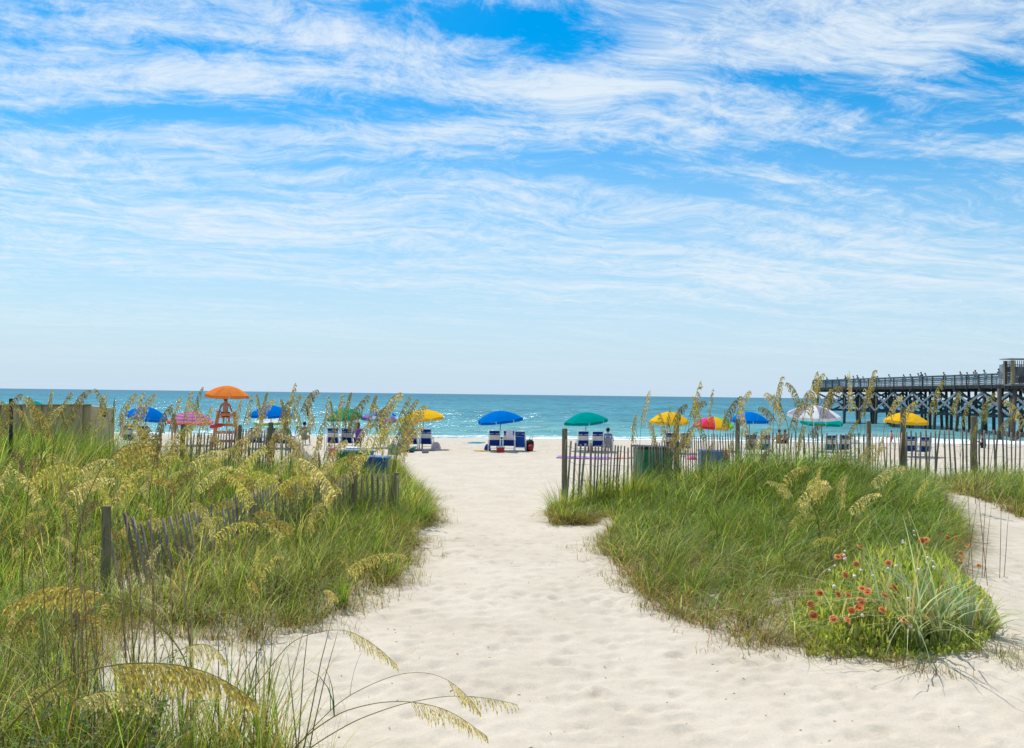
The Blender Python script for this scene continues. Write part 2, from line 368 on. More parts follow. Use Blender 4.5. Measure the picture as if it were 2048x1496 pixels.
# ------------------------------------------------------------------ shared materials of the things
M = {}
M['oldwood'] = mat('weathered_wood', (.15, .125, .095), .9, .35, 30, .5, stretch=(1, 1, .08), attr=True)
M['post'] = mat('post_wood', (.30, .24, .14), .9, .4, 22, .6, c2=(.14, .115, .075), stretch=(1, 1, .12))
M['wire'] = mat('rusty_wire', (.12, .10, .09), .6, .3, 40)
M['pier'] = mat('pier_timber', (.14, .155, .165), .85, .35, 3, .3, stretch=(1, 1, .3))
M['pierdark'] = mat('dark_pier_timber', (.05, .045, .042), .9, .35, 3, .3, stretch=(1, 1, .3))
M['pierrail'] = mat('grey_railing_timber', (.26, .27, .28), .85, .3, 4, .3)
M['pile'] = mat('pile_timber', (.13, .095, .075), .9, .4, 2, .3, c2=(.05, .06, .05), stretch=(1, 1, .4))
def cloth(name, c, trans=.25, var=.06): return mat(name, c, .9, var, 5, .1, trans=trans, spec=0.0)
U = dict(blue=cloth('blue_canvas', (.0, .17, .60)), teal=cloth('teal_canvas', (.0, .30, .27)), green=cloth('green_canvas', (.0, .30, .17)), yellow=cloth('yellow_canvas', (.86, .50, .02)),
         orange=cloth('orange_canvas', (.85, .25, .05)), purple=cloth('purple_canvas', (.30, .16, .52)), coral=cloth('coral_canvas', (.80, .24, .22)), pink=cloth('pink_canvas', (.78, .05, .26)),
         red=cloth('red_canvas', (.66, .05, .05)), lime=cloth('lime_canvas', (.25, .62, .06)), white=cloth('white_canvas', (.78, .78, .76)), grey=cloth('lavender_grey_canvas', (.32, .30, .42)),
         sky=cloth('light_blue_canvas', (.38, .62, .80)), cyan=cloth('cyan_canvas', (.03, .42, .70)), navy=cloth('navy_sling', (.012, .045, .24), .25), cream=cloth('cream_sling', (.68, .63, .56), .3), royal=cloth('royal_blue_sling', (.02, .10, .42), .15))
M['alu'] = mat('white_painted_frame', (.82, .82, .80), .4, .08, 10)
M['pole'] = mat('varnished_pole', (.34, .20, .10), .5, .2, 10)
M['whitepole'] = mat('white_pole', (.6, .6, .58), .4, .1, 10)
M['blackpl'] = mat('black_plastic', (.018, .018, .02), .5, .2, 12)
M['greenpl'] = mat('green_plastic', (.012, .20, .085), .5, .2, 6, .1)
M['bluepl'] = mat('blue_plastic', (.04, .13, .34), .55, .25, 6, .1)
M['mint'] = mat('mint_plastic', (.22, .52, .42), .5, .1, 6)
M['redpl'] = mat('red_plastic', (.60, .03, .04), .4, .1, 8)
M['whitepl'] = mat('white_plastic', (.72, .72, .70), .4, .08, 8)
M['orangewood'] = mat('orange_painted_wood', (.66, .22, .07), .7, .2, 12, .2, stretch=(1, 1, .2))
M['pinkpl'] = mat('pink_vinyl', (.80, .08, .25), .4, .1, 6)
M['tan'] = mat('tan_plywood', (.52, .41, .22), .85, .35, 2.2, .2, c2=(.33, .26, .15), stretch=(1, 1, .25))
M['tanlight'] = mat('light_tan_plywood', (.72, .50, .29), .85, .12, 3, .2)
M['skin1'] = mat('tanned_skin', (.42, .20, .12), .6, .08, 9)
M['skin2'] = mat('pale_skin', (.56, .33, .24), .6, .08, 9)
M['hairdark'] = mat('dark_hair', (.03, .02, .015), .7, .3, 60, .3)
M['hairbrown'] = mat('brown_hair', (.13, .06, .03), .7, .3, 60, .3)
for k_, c_ in dict(c_navy=(.02, .03, .08), c_red=(.45, .04, .05), c_grey=(.25, .25, .28), c_white=(.7, .7, .68), c_teal=(.02, .22, .25), c_purple=(.16, .06, .35), c_pink=(.65, .2, .28), c_black=(.02, .02, .025), c_beige=(.5, .42, .32), c_blue=(.05, .16, .4)).items():
    M[k_] = mat('fabric_' + k_[2:], c_, .85, .12, 14, .1)

# ------------------------------------------------------------------ pier
def pier_x(y): return 45.1 + (119 - y) * .0818
pier = thing('pier', 'long dark timber fishing pier on crossed piles running out to sea', 'pier', (0, 0, 0))
Y0, Y1, PW = 56.0, 119.0, 6.0; DZ = 3.82
mb = MB()
ax = Vector((pier_x(Y1), Y1, 0)); bx0 = Vector((pier_x(Y0), Y0, 0)); px_dir = (ax - bx0).normalized(); px_side = Vector((px_dir.y, -px_dir.x, 0))
def pp(y, s, z): p = Vector((pier_x(y), y, 0)) + px_side * s; return (p.x, p.y, z)
mb.beam(pp(Y0, PW / 2, DZ + .36), pp(Y1, PW / 2, DZ + .36), PW + .2, .07, ref=(0, 0, 1))
mb.build('deck', M['pier'], pier)
mb = MB()
for s in (.05, 1.6, 3.0, 4.4, PW - .05): mb.beam(pp(Y0, s, DZ + .17), pp(Y1, s, DZ + .17), .14, .30)
for s in (-.06, PW + .06): mb.beam(pp(Y0, s, DZ + .2), pp(Y1, s, DZ + .2), .07, .40)
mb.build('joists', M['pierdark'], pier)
nb = 16
for i in range(nb):
    y = Y1 - 1.2 - i * 4.05
    if y < Y0: break
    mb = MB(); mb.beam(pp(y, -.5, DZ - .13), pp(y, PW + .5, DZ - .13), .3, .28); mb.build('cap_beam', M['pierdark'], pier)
    for j, s in enumerate((0.1, 2.0, 4.0, 5.9)):
        lean = (s - 3) * .05; rr = random.Random(i * 7 + j)
        mb = MB(); t_ = Vector(pp(y, s, DZ - .25)); b_ = Vector(pp(y + rr.uniform(-.15, .15), s + lean * 3 + rr.uniform(-.1, .1), -4.5))
        mb.tube([b_, (b_ + t_) / 2, t_], [.19, .175, .155], 8); mb.build('pile', M['pile'], pier, smooth=True)
    mb = MB()
    mb.beam(pp(y - .17, -.2, 3.4), pp(y - .17, 5.6, .9), .06, .24); mb.beam(pp(y + .17, 5.9, 3.4), pp(y + .17, 0.2, .9), .06, .24)
    mb.beam(pp(y - .25, -.3, 1.0), pp(y - .25, 6.3, 1.0), .07, .26)
    mb.build('cross_brace', M['pier'], pier)
    if i:
        for s in (-.17, 6.12):
            mb = MB(); mb.beam(pp(y, s, 3.4), pp(y + 4.05, s, 1.15), .06, .24); mb.beam(pp(y, s - .07, 1.15), pp(y + 4.05, s - .07, 3.4), .06, .22)
            mb.build('side_brace', M['pierrail'] if s < 0 else M['pier'], pier)
for s in (-.02, PW + .02):
    mb = MB()
    for z_, h_ in ((.62, .15), (.83, .15), (1.04, .15), (.42, .15), (1.27, .18)): mb.beam(pp(Y0, s, DZ + .1 + z_), pp(Y1, s, DZ + .1 + z_), .04, h_)
    mb.beam(pp(Y0, s, DZ + 1.47), pp(Y1, s, DZ + 1.47), .26, .05)
    mb.build('railing', M['pierrail'], pier)
    for q_ in range(int((Y1 - Y0) / 1.95) + 1):
        y = Y1 - q_ * 1.95; mb = MB(); o_ = -.07 if s < 0 else .07
        mb.beam(pp(y, s + o_, DZ - .1 - (.15 if q_ % 2 else 0)), pp(y, s + o_, DZ + 1.44), .1, .1); mb.build('railing_post', M['pile'], pier)
mb = MB()
for z_, h_ in ((.62, .15), (.83, .15), (1.04, .15), (.42, .15), (1.27, .18)): mb.beam(pp(Y1 + .03, 0, DZ + .1 + z_), pp(Y1 + .03, PW, DZ + .1 + z_), .04, h_)
mb.beam(pp(Y1 + .03, -.1, DZ + 1.47), pp(Y1 + .03, PW + .1, DZ + 1.47), .26, .05)
mb.build('end_railing', M['pierrail'], pier)

house = thing('pier_platform', 'slatted timber balcony with thin flat roof standing where the pier reaches the beach', 'platform', (0, 0, 0))
def vx(px, D): return (px - 1024) / F * D
HX0, HY0, HY1 = vx(2025, 66.5), 66.5, 67.7
HX1 = HX0 + 7.2
zt = 2.6 + 84 / F * 66.5; zb = 2.6 + 36 / F * 66.5
mb = MB(); mb.box(((HX0 + HX1) / 2, (HY0 + HY1) / 2, zb - .17), (HX1 - HX0, HY1 - HY0, .12)); mb.build('floor', M['pier'], house)
mb = MB()
for y in np.arange(HY0 + .1, HY1, .5): mb.box(((HX0 + HX1) / 2, y, zb - .37), (HX1 - HX0 - .02, .1, .26))
mb.box((HX0 + 1.0, HY0 - .03, zb + .3), (.9, .05, .5)); mb.build('joists', M['pierdark'], house)
for (x, y) in ((HX0 + .1, HY0 + .1), (HX0 + 4, HY0 + .1), (HX1 - .2, HY0 + .1), (HX0 + .1, HY1 - .1), (HX1 - .2, HY1 - .1)):
    mb = MB(); mb.box((x, y, (zt + zb) / 2 - .12), (.22, .22, zt - zb - .03)); mb.build('corner_post', M['post'], house)
mb = MB(); mb.box(((HX0 + HX1) / 2, (HY0 + HY1) / 2, zt), (HX1 - HX0 + .5, HY1 - HY0 + .3, .08)); mb.build('roof', M['pierrail'], house)
mb = MB()
for x in np.arange(HX0 + .3, HX1, .17): mb.box((x, HY0 + .05, (zt + zb) / 2 - .1), (.045, .04, zt - zb - .1))
mb.box(((HX0 + HX1) / 2, HY0 + .10, zb + .95), (HX1 - HX0 - .3, .03, .75)); mb.box(((HX0 + HX1) / 2, HY0 + .10, zb + .2), (HX1 - HX0 - .3, .03, .5))
mb.build('slat_wall', M['pier'], house)
mb = MB()
for y in np.arange(HY0 + .3, HY1, .17): mb.box((HX0 + .05, y, (zt + zb) / 2 - .1), (.04, .045, zt - zb - .1))
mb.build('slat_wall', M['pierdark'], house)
LX0, LX1 = vx(2003, 70.5), vx(2003, 70.5) + 4.5; z0 = 2.6 + 42 / F * 70.5; z1 = 2.6 + 72 / F * 70.5
mb = MB(); mb.box(((LX0 + LX1) / 2, 70.6, z0 + .04), (LX1 - LX0, .7, .09))
for x in np.arange(LX0 + .05, LX1, .14): mb.box((x, 70.3, (z0 + z1) / 2), (.05, .04, z1 - z0))
for y in np.arange(70.35, 70.9, .14): mb.box((LX0 + .03, y, (z0 + z1) / 2), (.04, .05, z1 - z0))
mb.box(((LX0 + LX1) / 2, 70.3, z1), (LX1 - LX0 + .1, .14, .06)); mb.box(((LX0 + LX1) / 2, 70.36, z0 + .9), (LX1 - LX0 - .1, .03, .5))
mb.build('side_landing', M['pierrail'], house)
for (x, y, lx) in ((HX0 + .5, HY0 + .4, -.4), (HX0 + 4, HY0 + .4, 0), (HX0 + .8, 69.6, .2), (HX0 + 4, 69.6, 0), (HX1 - .3, HY0 + .4, .2), (HX0 + 2.2, HY0 + .4, .1)):
    mb = MB(); mb.tube([(x + lx, y, -3), (x, y, zb - .45)], [.2, .17], 8); mb.build('pile', M['pile'], house, smooth=True)
mb = MB(); mb.tube([(HX0 - .1, HY0 + .2, -.9), (HX0 + 3.4, HY0 + .2, zb - .5)], .12, 6); mb.tube([(HX0 - .8, HY0 - .1, -1.2), (HX0 + 2.0, HY0 - .1, .6)], .14, 6)
mb.tube([(HX0 + 4.4, HY0 + .15, -.4), (HX0 + .8, HY0 + .15, zb - .5)], .10, 6)
mb.build('leaning_brace', M['pile'], house, smooth=True)

# ------------------------------------------------------------------ umbrellas
def make_umbrella(name, label, loc, Rr, h, rim_z, mats, pattern, tiltx=0, tilty=0, val=None, pole=None, nrib=8, group='beach umbrellas along the shore'):
    """mats: canopy materials; pattern(k panel, ring) -> material index; tiltx: right side down (deg)"""
    t = thing(name, label, 'umbrella', loc, 0, group)
    rot = Matrix.Rotation(R(tiltx), 3, 'Y') @ Matrix.Rotation(R(tilty), 3, 'X')
    piv = Vector((0, 0, rim_z)); rings = 10; sub = 6; nseg = nrib * sub
    rs = random.Random(hash(name + label) % 1000 if False else int(abs(loc[0]) * 100))
    ph = rs.uniform(0, .7)
    jig = [rs.uniform(-.022, .022) for _ in range(nrib)]; jr = [rs.uniform(.965, 1.03) for _ in range(nrib)]
    mb = MB(); vs = []; fs = []; mi = []
    def pt(ri, a):
        k = (a * nrib / (2 * math.pi)) % 1.0; sag = math.sin(math.pi * k)
        kk = int(a * nrib / (2 * math.pi) + 1e-6) % nrib; k2 = (kk + 1) % nrib; jz = (jig[kk] * (1 - k) + jig[k2] * k) * ri * 2; r = Rr * ri * (jr[kk] * (1 - k) + jr[k2] * k); edge = math.cos(math.pi / nrib) / math.cos((k - .5) * 2 * math.pi / nrib)
        rr_ = r * (1 - (1 - edge) * .85 * min(1, ri * 1.5))
        z = h * (1 - .16 * ri - .84 * ri ** 2.1) - .055 * sag * ri * (1 - .55 * ri) + .045 * sag * ri ** 4 + jz
        return Vector((rr_ * math.cos(a + ph), rr_ * math.sin(a + ph), z))
    for r_ in range(rings + 1):
        for s_ in range(nseg): vs.append(piv + rot @ pt(r_ / rings, 2 * math.pi * s_ / nseg))
    for r_ in range(rings):
        for s_ in range(nseg):
            a = r_ * nseg + s_; b2 = r_ * nseg + (s_ + 1) % nseg
            fs.append((a, b2, b2 + nseg, a + nseg)); mb.add([], [], 0); mi.append(pattern(s_ // sub, r_))
    mb.v = [tuple(v) for v in vs]; mb.f = fs; mb.i = mi
    mb.build('canopy', mats, t, smooth=True)
    mv = MB()      # valance hanging from the rim, cut into scallops
    for s_ in range(nseg):
        a0 = 2 * math.pi * s_ / nseg; a1 = 2 * math.pi * (s_ + 1) / nseg
        p0 = piv + rot @ (pt(1, a0) + Vector((0, 0, -.002))); p1 = piv + rot @ (pt(1, a1 - 1e-4) + Vector((0, 0, -.002)))
        k0 = (s_ % sub) / sub; k1 = (s_ % sub + 1) / sub
        if s_ % sub == sub - 1: p1 = p0.lerp(p1, .8)
        d0 = .115 + .03 * abs(math.sin(k0 * math.pi)) + rs.uniform(-.008, .008); d1 = .115 + .03 * abs(math.sin(k1 * math.pi))
        out_ = Vector((p0.x, p0.y, 0)).normalized() * .012
        mv.add([p0, p1, p1 + rot @ Vector((0, 0, -d1)) + out_, p0 + rot @ Vector((0, 0, -d0)) + out_], [(0, 1, 2, 3)], (val(s_ // sub) if val else pattern(s_ // sub, rings - 1)))
    mv.build('valance', mats, t)
    mp_ = MB(); top = piv + rot @ Vector((0, 0, h + .005)); mid = piv + rot @ Vector((0, 0, -.25)); base = Vector((tiltx * .002, 0, -.35))
    mp_.tube([base, mid, top], [.022, .019, .017], 8); mp_.build('pole', pole or M['pole'], t, smooth=True)
    mr = MB()
    for k in range(nrib):
        a = 2 * math.pi * k / nrib
        mr.tube([piv + rot @ (pt(q_ / 5, a) - Vector((0, 0, .012))) for q_ in range(1, 6)], .006, 4)
        mr.tube([piv + rot @ Vector((0, 0, h * .25)), piv + rot @ (pt(.55, a) - Vector((0, 0, .015)))], .006, 4)
    mr.build('ribs', M['whitepole'], t)
    return t
uni = lambda k, r: 0
def umb(px, rim_py, apex_py, half, D, cols, label, pattern=uni, tx=0, ty=4, pole=None, val=None, name='beach_umbrella', nrib=8):
    p = Wp(px, rim_py, D); a = Wp(px, apex_py, D); g = gz(p.x, D)
    Rr = half / F * D; h = max(.24, (a.z - p.z) - .06)
    return make_umbrella(name, label, (p.x, p.y, float(g)), Rr, h, p.z - float(g) + .10, [U[c_] for c_ in cols], pattern, tx, ty, val, pole, nrib)
UD = 38.0
umb(293, 836, 815, 39, UD, ['blue'], 'blue umbrella tilted to the right, leftmost of the plain blue umbrellas', tx=9)
umb(381, 846, 824, 45, UD + 1, ['purple', 'coral'], 'purple and coral ring-striped umbrella beside the lifeguard stand', lambda k, r: (r // 1) % 2, tx=2, pole=M['whitepole'])
umb(455, 795, 773, 42, UD - .5, ['orange'], 'orange umbrella raised high over the lifeguard stand', tx=3, ty=3)
umb(542, 833, 812, 43, UD, ['blue'], 'plain blue umbrella right of the orange lifeguard umbrella')
umb(545, 847, 834, 36, UD + 5, ['white', 'sky', 'lime'], 'small white umbrella with pale blue and lime bands, half hidden below a blue umbrella', lambda k, r: (1 if r in (3, 6) else 0), val=lambda k: 2)
umb(690, 839, 817, 37, UD, ['green'], 'green umbrella seen through the tall sea oats left of the path', tx=-5)
umb(762, 840, 820, 39, UD + 1, ['sky', 'cyan', 'purple', 'royal'], 'patchwork umbrella with light blue, cyan and violet panels', lambda k, r: (k * 2 + (r // 4)) % 4, tx=5)
umb(846, 839, 821, 44, UD, ['yellow'], 'yellow umbrella over two empty chairs just left of the path', tx=-4)
umb(1000, 843, 823, 46, UD, ['blue'], 'blue umbrella in the middle of the beach at the end of the path', tx=-6)
umb(1171, 845, 826, 44, UD, ['teal'], 'teal green umbrella just right of the path behind the tall fence post', tx=-5, ty=5)
umb(1339, 846, 825, 39, UD, ['yellow'], 'yellow umbrella behind the green bin and the fence')
umb(1427, 855, 835, 40, UD + 2, ['red', 'yellow', 'lime', 'pink'], 'umbrella with pink, red, yellow and lime wedges behind the sea oats', lambda k, r: (3, 1, 0, 2, 3, 0, 1, 2)[(k + 1) % 8])
umb(1499, 844, 825, 38, UD, ['blue'], 'blue umbrella behind the fence, rightmost of the plain blue umbrellas', tx=1)
umb(1628, 834, 812, 51, UD - 2, ['white', 'grey'], 'large white umbrella with lavender grey panels under the pier head', lambda k, r: k % 2, tx=1, ty=9, val=lambda k: 0, pole=M['whitepole'])
umb(1643, 848, 835, 42, UD + 3, ['teal'], 'teal umbrella tucked under the large white one')
umb(1811, 845, 826, 41, UD, ['yellow'], 'yellow umbrella in front of the pier piles')
umb(65, 822, 803, 30, UD, ['teal'], 'teal umbrella peeking over the tan plywood wall')
umb(1706, 887, 878, 13, 55, ['white'], 'tiny white umbrella low on the sand near the surf')

# ------------------------------------------------------------------ beach chairs
def make_chair(style='navy'):
    t = thing('beach_chair', 'x', 'chair', (0, 0, 0))
    w_ = .50; tw = .54
    lean = math.tan(R(18)); zt_, zs = .98, .30
    def b(z, x, o=0): return Vector((x, -.30 - (z - zs) * lean * .55 + o, z))
    fm = MB()
    for s in (-1, 1):
        fm.tube([b(zt_, s * tw / 2), b(zs, s * w_ / 2), (s * w_ / 2, .22, .33)], .019, 6)
        fm.tube([(s * (w_ / 2 + .03), -.42, -.03), (s * (w_ / 2 + .03), -.36, .52), (s * (w_ / 2 + .03), .22, .54), (s * (w_ / 2 + .03), .26, -.03)], .017, 6)
    fm.tube([(-w_ / 2, -.42, .03), (w_ / 2, -.42, .03)], .012, 6); fm.tube([(-w_ / 2, .24, .14), (w_ / 2, .24, .14)], .012, 6)
    fm.tube([b(zt_, -tw / 2), b(zt_, tw / 2)], .014, 6); fm.tube([b(.83, -tw / 2, -.02), b(.83, tw / 2, -.02)], .009, 6)
    fm.build('frame', M['alu'], t, smooth=True)
    def sheet(z0, z1, nm, m_, mb=None, o=0):
        q_ = MB(); n_ = 6
        for i in range(n_):
            for j in range(4):
                P_ = []
                for (zz, jj) in ((z0 + (z1 - z0) * i / n_, j), (z0 + (z1 - z0) * i / n_, j + 1), (z0 + (z1 - z0) * (i + 1) / n_, j + 1), (z0 + (z1 - z0) * (i + 1) / n_, j)):
                    x = (jj / 4 - .5) * (w_ - .04); P_.append(b(zz, x, -.03 * (1 - (2 * jj / 4 - 1) ** 2) + o))
                q_.add(P_, [(0, 1, 2, 3)])
        so_ = q_.build(nm, m_, t); md = so_.modifiers.new('thick', 'SOLIDIFY'); md.thickness = .006; return so_
    if style == 'navy':
        sheet(.31, .56, 'lower_sling', U['navy']); sheet(.565, .76, 'cream_band', U['cream'], o=-.008); sheet(.765, .965, 'headrest_sling', U['navy'])
    elif style == 'royal':
        sheet(.20, .72, 'back_sling', U['royal']); sheet(.725, .93, 'headrest_sling', U['navy'])
    else:
        sheet(.24, .76, 'back_sling', M['c_grey'])
    sm = MB()
    sm.add([(-w_ / 2 + .02, -.30, .30), (w_ / 2 - .02, -.30, .30), (w_ / 2 - .02, -.04, .265), (-w_ / 2 + .02, -.04, .265), (-w_ / 2 + .02, .22, .33), (w_ / 2 - .02, .22, .33)], [(0, 1, 2, 3), (3, 2, 5, 4)])
    so_ = sm.build('seat', U['navy'] if style == 'navy' else U['royal'], t); md = so_.modifiers.new('thick', 'SOLIDIFY'); md.thickness = .006
    for s in (-1, 1):
        am = MB(); am.box((s * (w_ / 2 + .03), -.08, .555), (.055, .60, .022)); am.build('armrest', M['alu'], t, bevel=.005)
    return t
protos = {}
def chair(px, D, label, rz=0, style='navy', base_py=None, group='beach chairs facing the sea', sc=1.0):
    p = Wp(px, 880, D)
    if style not in protos: protos[style] = c_ = make_chair(style)
    else: c_ = copy_tree(protos[style])
    c_.location = gxy(p.x, D); c_.rotation_euler = (0, 0, R(rz)); c_['label'] = label; c_['group'] = group; c_.scale = (sc, sc, sc)
    return c_
CD = 37.0
chair(263, CD, 'left one of the two chairs under the tilted leftmost blue umbrella', 2); chair(295, CD, 'right one of the two chairs under the tilted leftmost blue umbrella', -3)
chair(516, CD + .4, 'left one of the two chairs below the blue umbrella right of the lifeguard stand'); chair(549, CD + .4, 'right one of the two chairs below the blue umbrella right of the lifeguard stand')
chair(668, CD, 'left one of the two chairs under the green umbrella behind the green cart', 4); chair(697, CD + .6, 'right one of the two chairs under the green umbrella behind the green cart', -2)
chair(825, CD, 'left navy and cream chair under the yellow umbrella by the path', 1); chair(854, CD, 'right navy and cream chair under the yellow umbrella by the path', -2)
chair(989, CD - .4, 'navy and cream chair with bare backrest under the middle blue umbrella', 1); chair(1018, CD - .3, 'navy and cream chair with a white towel hung over its backrest', -1)
chair(1041, CD + .3, 'plain royal blue chair beside the two under the middle blue umbrella', -4, 'royal', sc=.98)
chair(1165, CD, 'left navy and cream chair under the teal umbrella', 1); chair(1194, CD, 'right navy and cream chair under the teal umbrella, beside the seated person', -1)
chair(1215, CD, 'grey folding chair holding the person with short hair', -8, 'grey', sc=.92)
chair(1339, CD, 'left one of the two chairs under the yellow umbrella behind the green bin'); chair(1368, CD, 'right one of the two chairs under the yellow umbrella behind the green bin')
chair(1498, CD, 'left one of the two chairs below the rightmost blue umbrella'); chair(1525, CD, 'right one of the two chairs below the rightmost blue umbrella')
chair(1655, CD + .5, 'left one of the two chairs below the large white umbrella'); chair(1682, CD + .5, 'right one of the two chairs below the large white umbrella')
chair(1816, CD, 'left one of the two chairs under the yellow umbrella by the pier'); chair(1843, CD, 'right one of the two chairs under the yellow umbrella by the pier')

# ------------------------------------------------------------------ people
J = {}
def joints(pose):
    j = dict(pel=(0, 0, .95), bel=(0, .005, 1.08), che=(0, 0, 1.27), nb=(0, -.01, 1.44), nk=(0, .01, 1.52), hd=(0, .025, 1.62), tp=(0, .015, 1.71), no=(0, .115, 1.61))
    for s, k in ((-1, 'l'), (1, 'r')):
        j.update({'sh' + k: (s * .18, -.01, 1.40), 'el' + k: (s * .23, -.02, 1.12), 'wr' + k: (s * .24, .06, .87), 'pa' + k: (s * .24, .09, .80),
                  'hp' + k: (s * .095, 0, .90), 'kn' + k: (s * .10, .015, .49), 'an' + k: (s * .10, -.01, .09), 'to' + k: (s * .115, .15, .035)})
    if pose in ('sit', 'high'):
        dz = -.95 + .42
        for k in list(j):
            if k[:2] in ('pe', 'be', 'ch', 'nb', 'nk', 'hd', 'tp', 'no', 'sh'):
                x, y, z = j[k]; j[k] = (x, y - (z - .95) * .22 - .12, z + dz)
        for s, k in ((-1, 'l'), (1, 'r')):
            x, y, z = j['sh' + k]
            j['el' + k] = (s * .27, y + .08, z - .27); j['wr' + k] = (s * .26, y + .33, z - .30); j['pa' + k] = (s * .25, y + .40, z - .31)
            j['hp' + k] = (s * .095, -.08, .40); j['kn' + k] = (s * .12, .32, .46); j['an' + k] = (s * .12, .42, .07); j['to' + k] = (s * .13, .58, .03)
            if pose == 'high': j['an' + k] = (s * .12, .40, .04); j['to' + k] = (s * .13, .55, 0)
    if pose == 'ground':
        dz = -.95 + .12
        for k in list(j):
            if k[:2] in ('pe', 'be', 'ch', 'nb', 'nk', 'hd', 'tp', 'no', 'sh'):
                x, y, z = j[k]; j[k] = (x, y + (z - .95) * .08, z + dz)
        for s, k in ((-1, 'l'), (1, 'r')):
            x, y, z = j['sh' + k]
            j['el' + k] = (s * .24, y + .12, z - .24); j['wr' + k] = (s * .18, y + .34, z - .18); j['pa' + k] = (s * .14, y + .40, z - .18)
            j['hp' + k] = (s * .095, .03, .12); j['kn' + k] = (s * .12, .34, .42); j['an' + k] = (s * .12, .56, .07); j['to' + k] = (s * .13, .70, .03)
    if pose == 'walk':
        j['knl'] = (-.1, .20, .52); j['anl'] = (-.1, .22, .12); j['tol'] = (-.11, .38, .06); j['knr'] = (.1, -.06, .48); j['anr'] = (.1, -.30, .13); j['tor'] = (.11, -.17, .03)
        j['ell'] = (-.23, -.14, 1.14); j['wrl'] = (-.22, -.08, .90); j['pal'] = (-.22, -.05, .83); j['elr'] = (.23, .10, 1.14); j['wrr'] = (.21, .30, 1.02); j['par'] = (.21, .36, .99)
    if pose == 'lean':   # forearms resting on a rail in front (+y)
        for k in ('che', 'nb', 'nk', 'hd', 'tp', 'no', 'shl', 'shr'):
            x, y, z = j[k]; j[k] = (x, y + (z - 1.0) * .35, z - (z - 1.0) * .06)
        for s, k in ((-1, 'l'), (1, 'r')):
            j['el' + k] = (s * .25, .30, 1.14); j['wr' + k] = (s * .12, .46, 1.15); j['pa' + k] = (s * .08, .50, 1.16)
    return j
RAD = dict(pel=.125, bel=.115, che=.135, nb=.085, nk=.052, hd=.082, tp=.066, no=.014, sh=.060, el=.042, wr=.027, pa=.030, hp=.085, kn=.056, an=.038, to=.032)
EDG = [('pel', 'bel'), ('bel', 'che'), ('che', 'nb'), ('nb', 'nk'), ('nk', 'hd'), ('hd', 'tp'), ('hd', 'no')] + [e for k in 'lr' for e in (('nb', 'sh' + k), ('sh' + k, 'el' + k), ('el' + k, 'wr' + k), ('wr' + k, 'pa' + k), ('pel', 'hp' + k), ('hp' + k, 'kn' + k), ('kn' + k, 'an' + k), ('an' + k, 'to' + k))]
def skin_obj(name, j, edges, m_, parent, grow=0.0, fingers=False, root='pel', sub=1):
    ks = [root] + sorted({k for e in edges for k in e} - {root}); vs = [j[k] for k in ks]; ix = {k: i for i, k in enumerate(ks)}
    es = [(ix[a], ix[b]) for a, b in edges]; rad = [RAD.get(k, RAD.get(k[:2], .05)) + grow for k in ks]
    if fingers:
        for k in 'lr':
            pa = Vector(j['pa' + k]); wr = Vector(j['wr' + k]); d = (pa - wr).normalized(); sd_ = d.cross(Vector((1, 0, 0)) if abs(d.x) < .8 else Vector((0, 0, 1))).normalized(); nrm = d.cross(sd_)
            for q_, (off, L) in enumerate(((-.030, .055), (-.010, .072), (.010, .068), (.030, .052))):
                a = pa + sd_ * off + d * .018; b1 = a + d * L * .55 - nrm * .004; c1 = b1 + d * L * .45 - nrm * .022
                i0 = len(vs); vs += [tuple(a), tuple(b1), tuple(c1)]; rad += [.0095, .0085, .0075]; es += [(ix['pa' + k], i0), (i0, i0 + 1), (i0 + 1, i0 + 2)]
            a = wr.lerp(pa, .5) - sd_ * .034; b1 = a - sd_ * .012 + d * .032; i0 = len(vs); vs += [tuple(a), tuple(b1)]; rad += [.011, .009]; es += [(ix['wr' + k], i0), (i0, i0 + 1)]
    me = bpy.data.meshes.new(name); me.from_pydata(vs, es, []); me.materials.append(m_); me.update()
    o = bpy.data.objects.new(name, me); col.objects.link(o); o.parent = parent
    md = o.modifiers.new('skin', 'SKIN'); md.use_smooth_shade = True
    if not me.skin_vertices: me.attributes.new('skin', 'FLOAT', 'POINT')
    sv = me.skin_vertices[0].data
    for i, r_ in enumerate(rad): sv[i].radius = (r_, r_)
    sv[0].use_root = True
    s2 = o.modifiers.new('sub', 'SUBSURF'); s2.levels = sub; s2.render_levels = sub
    return o
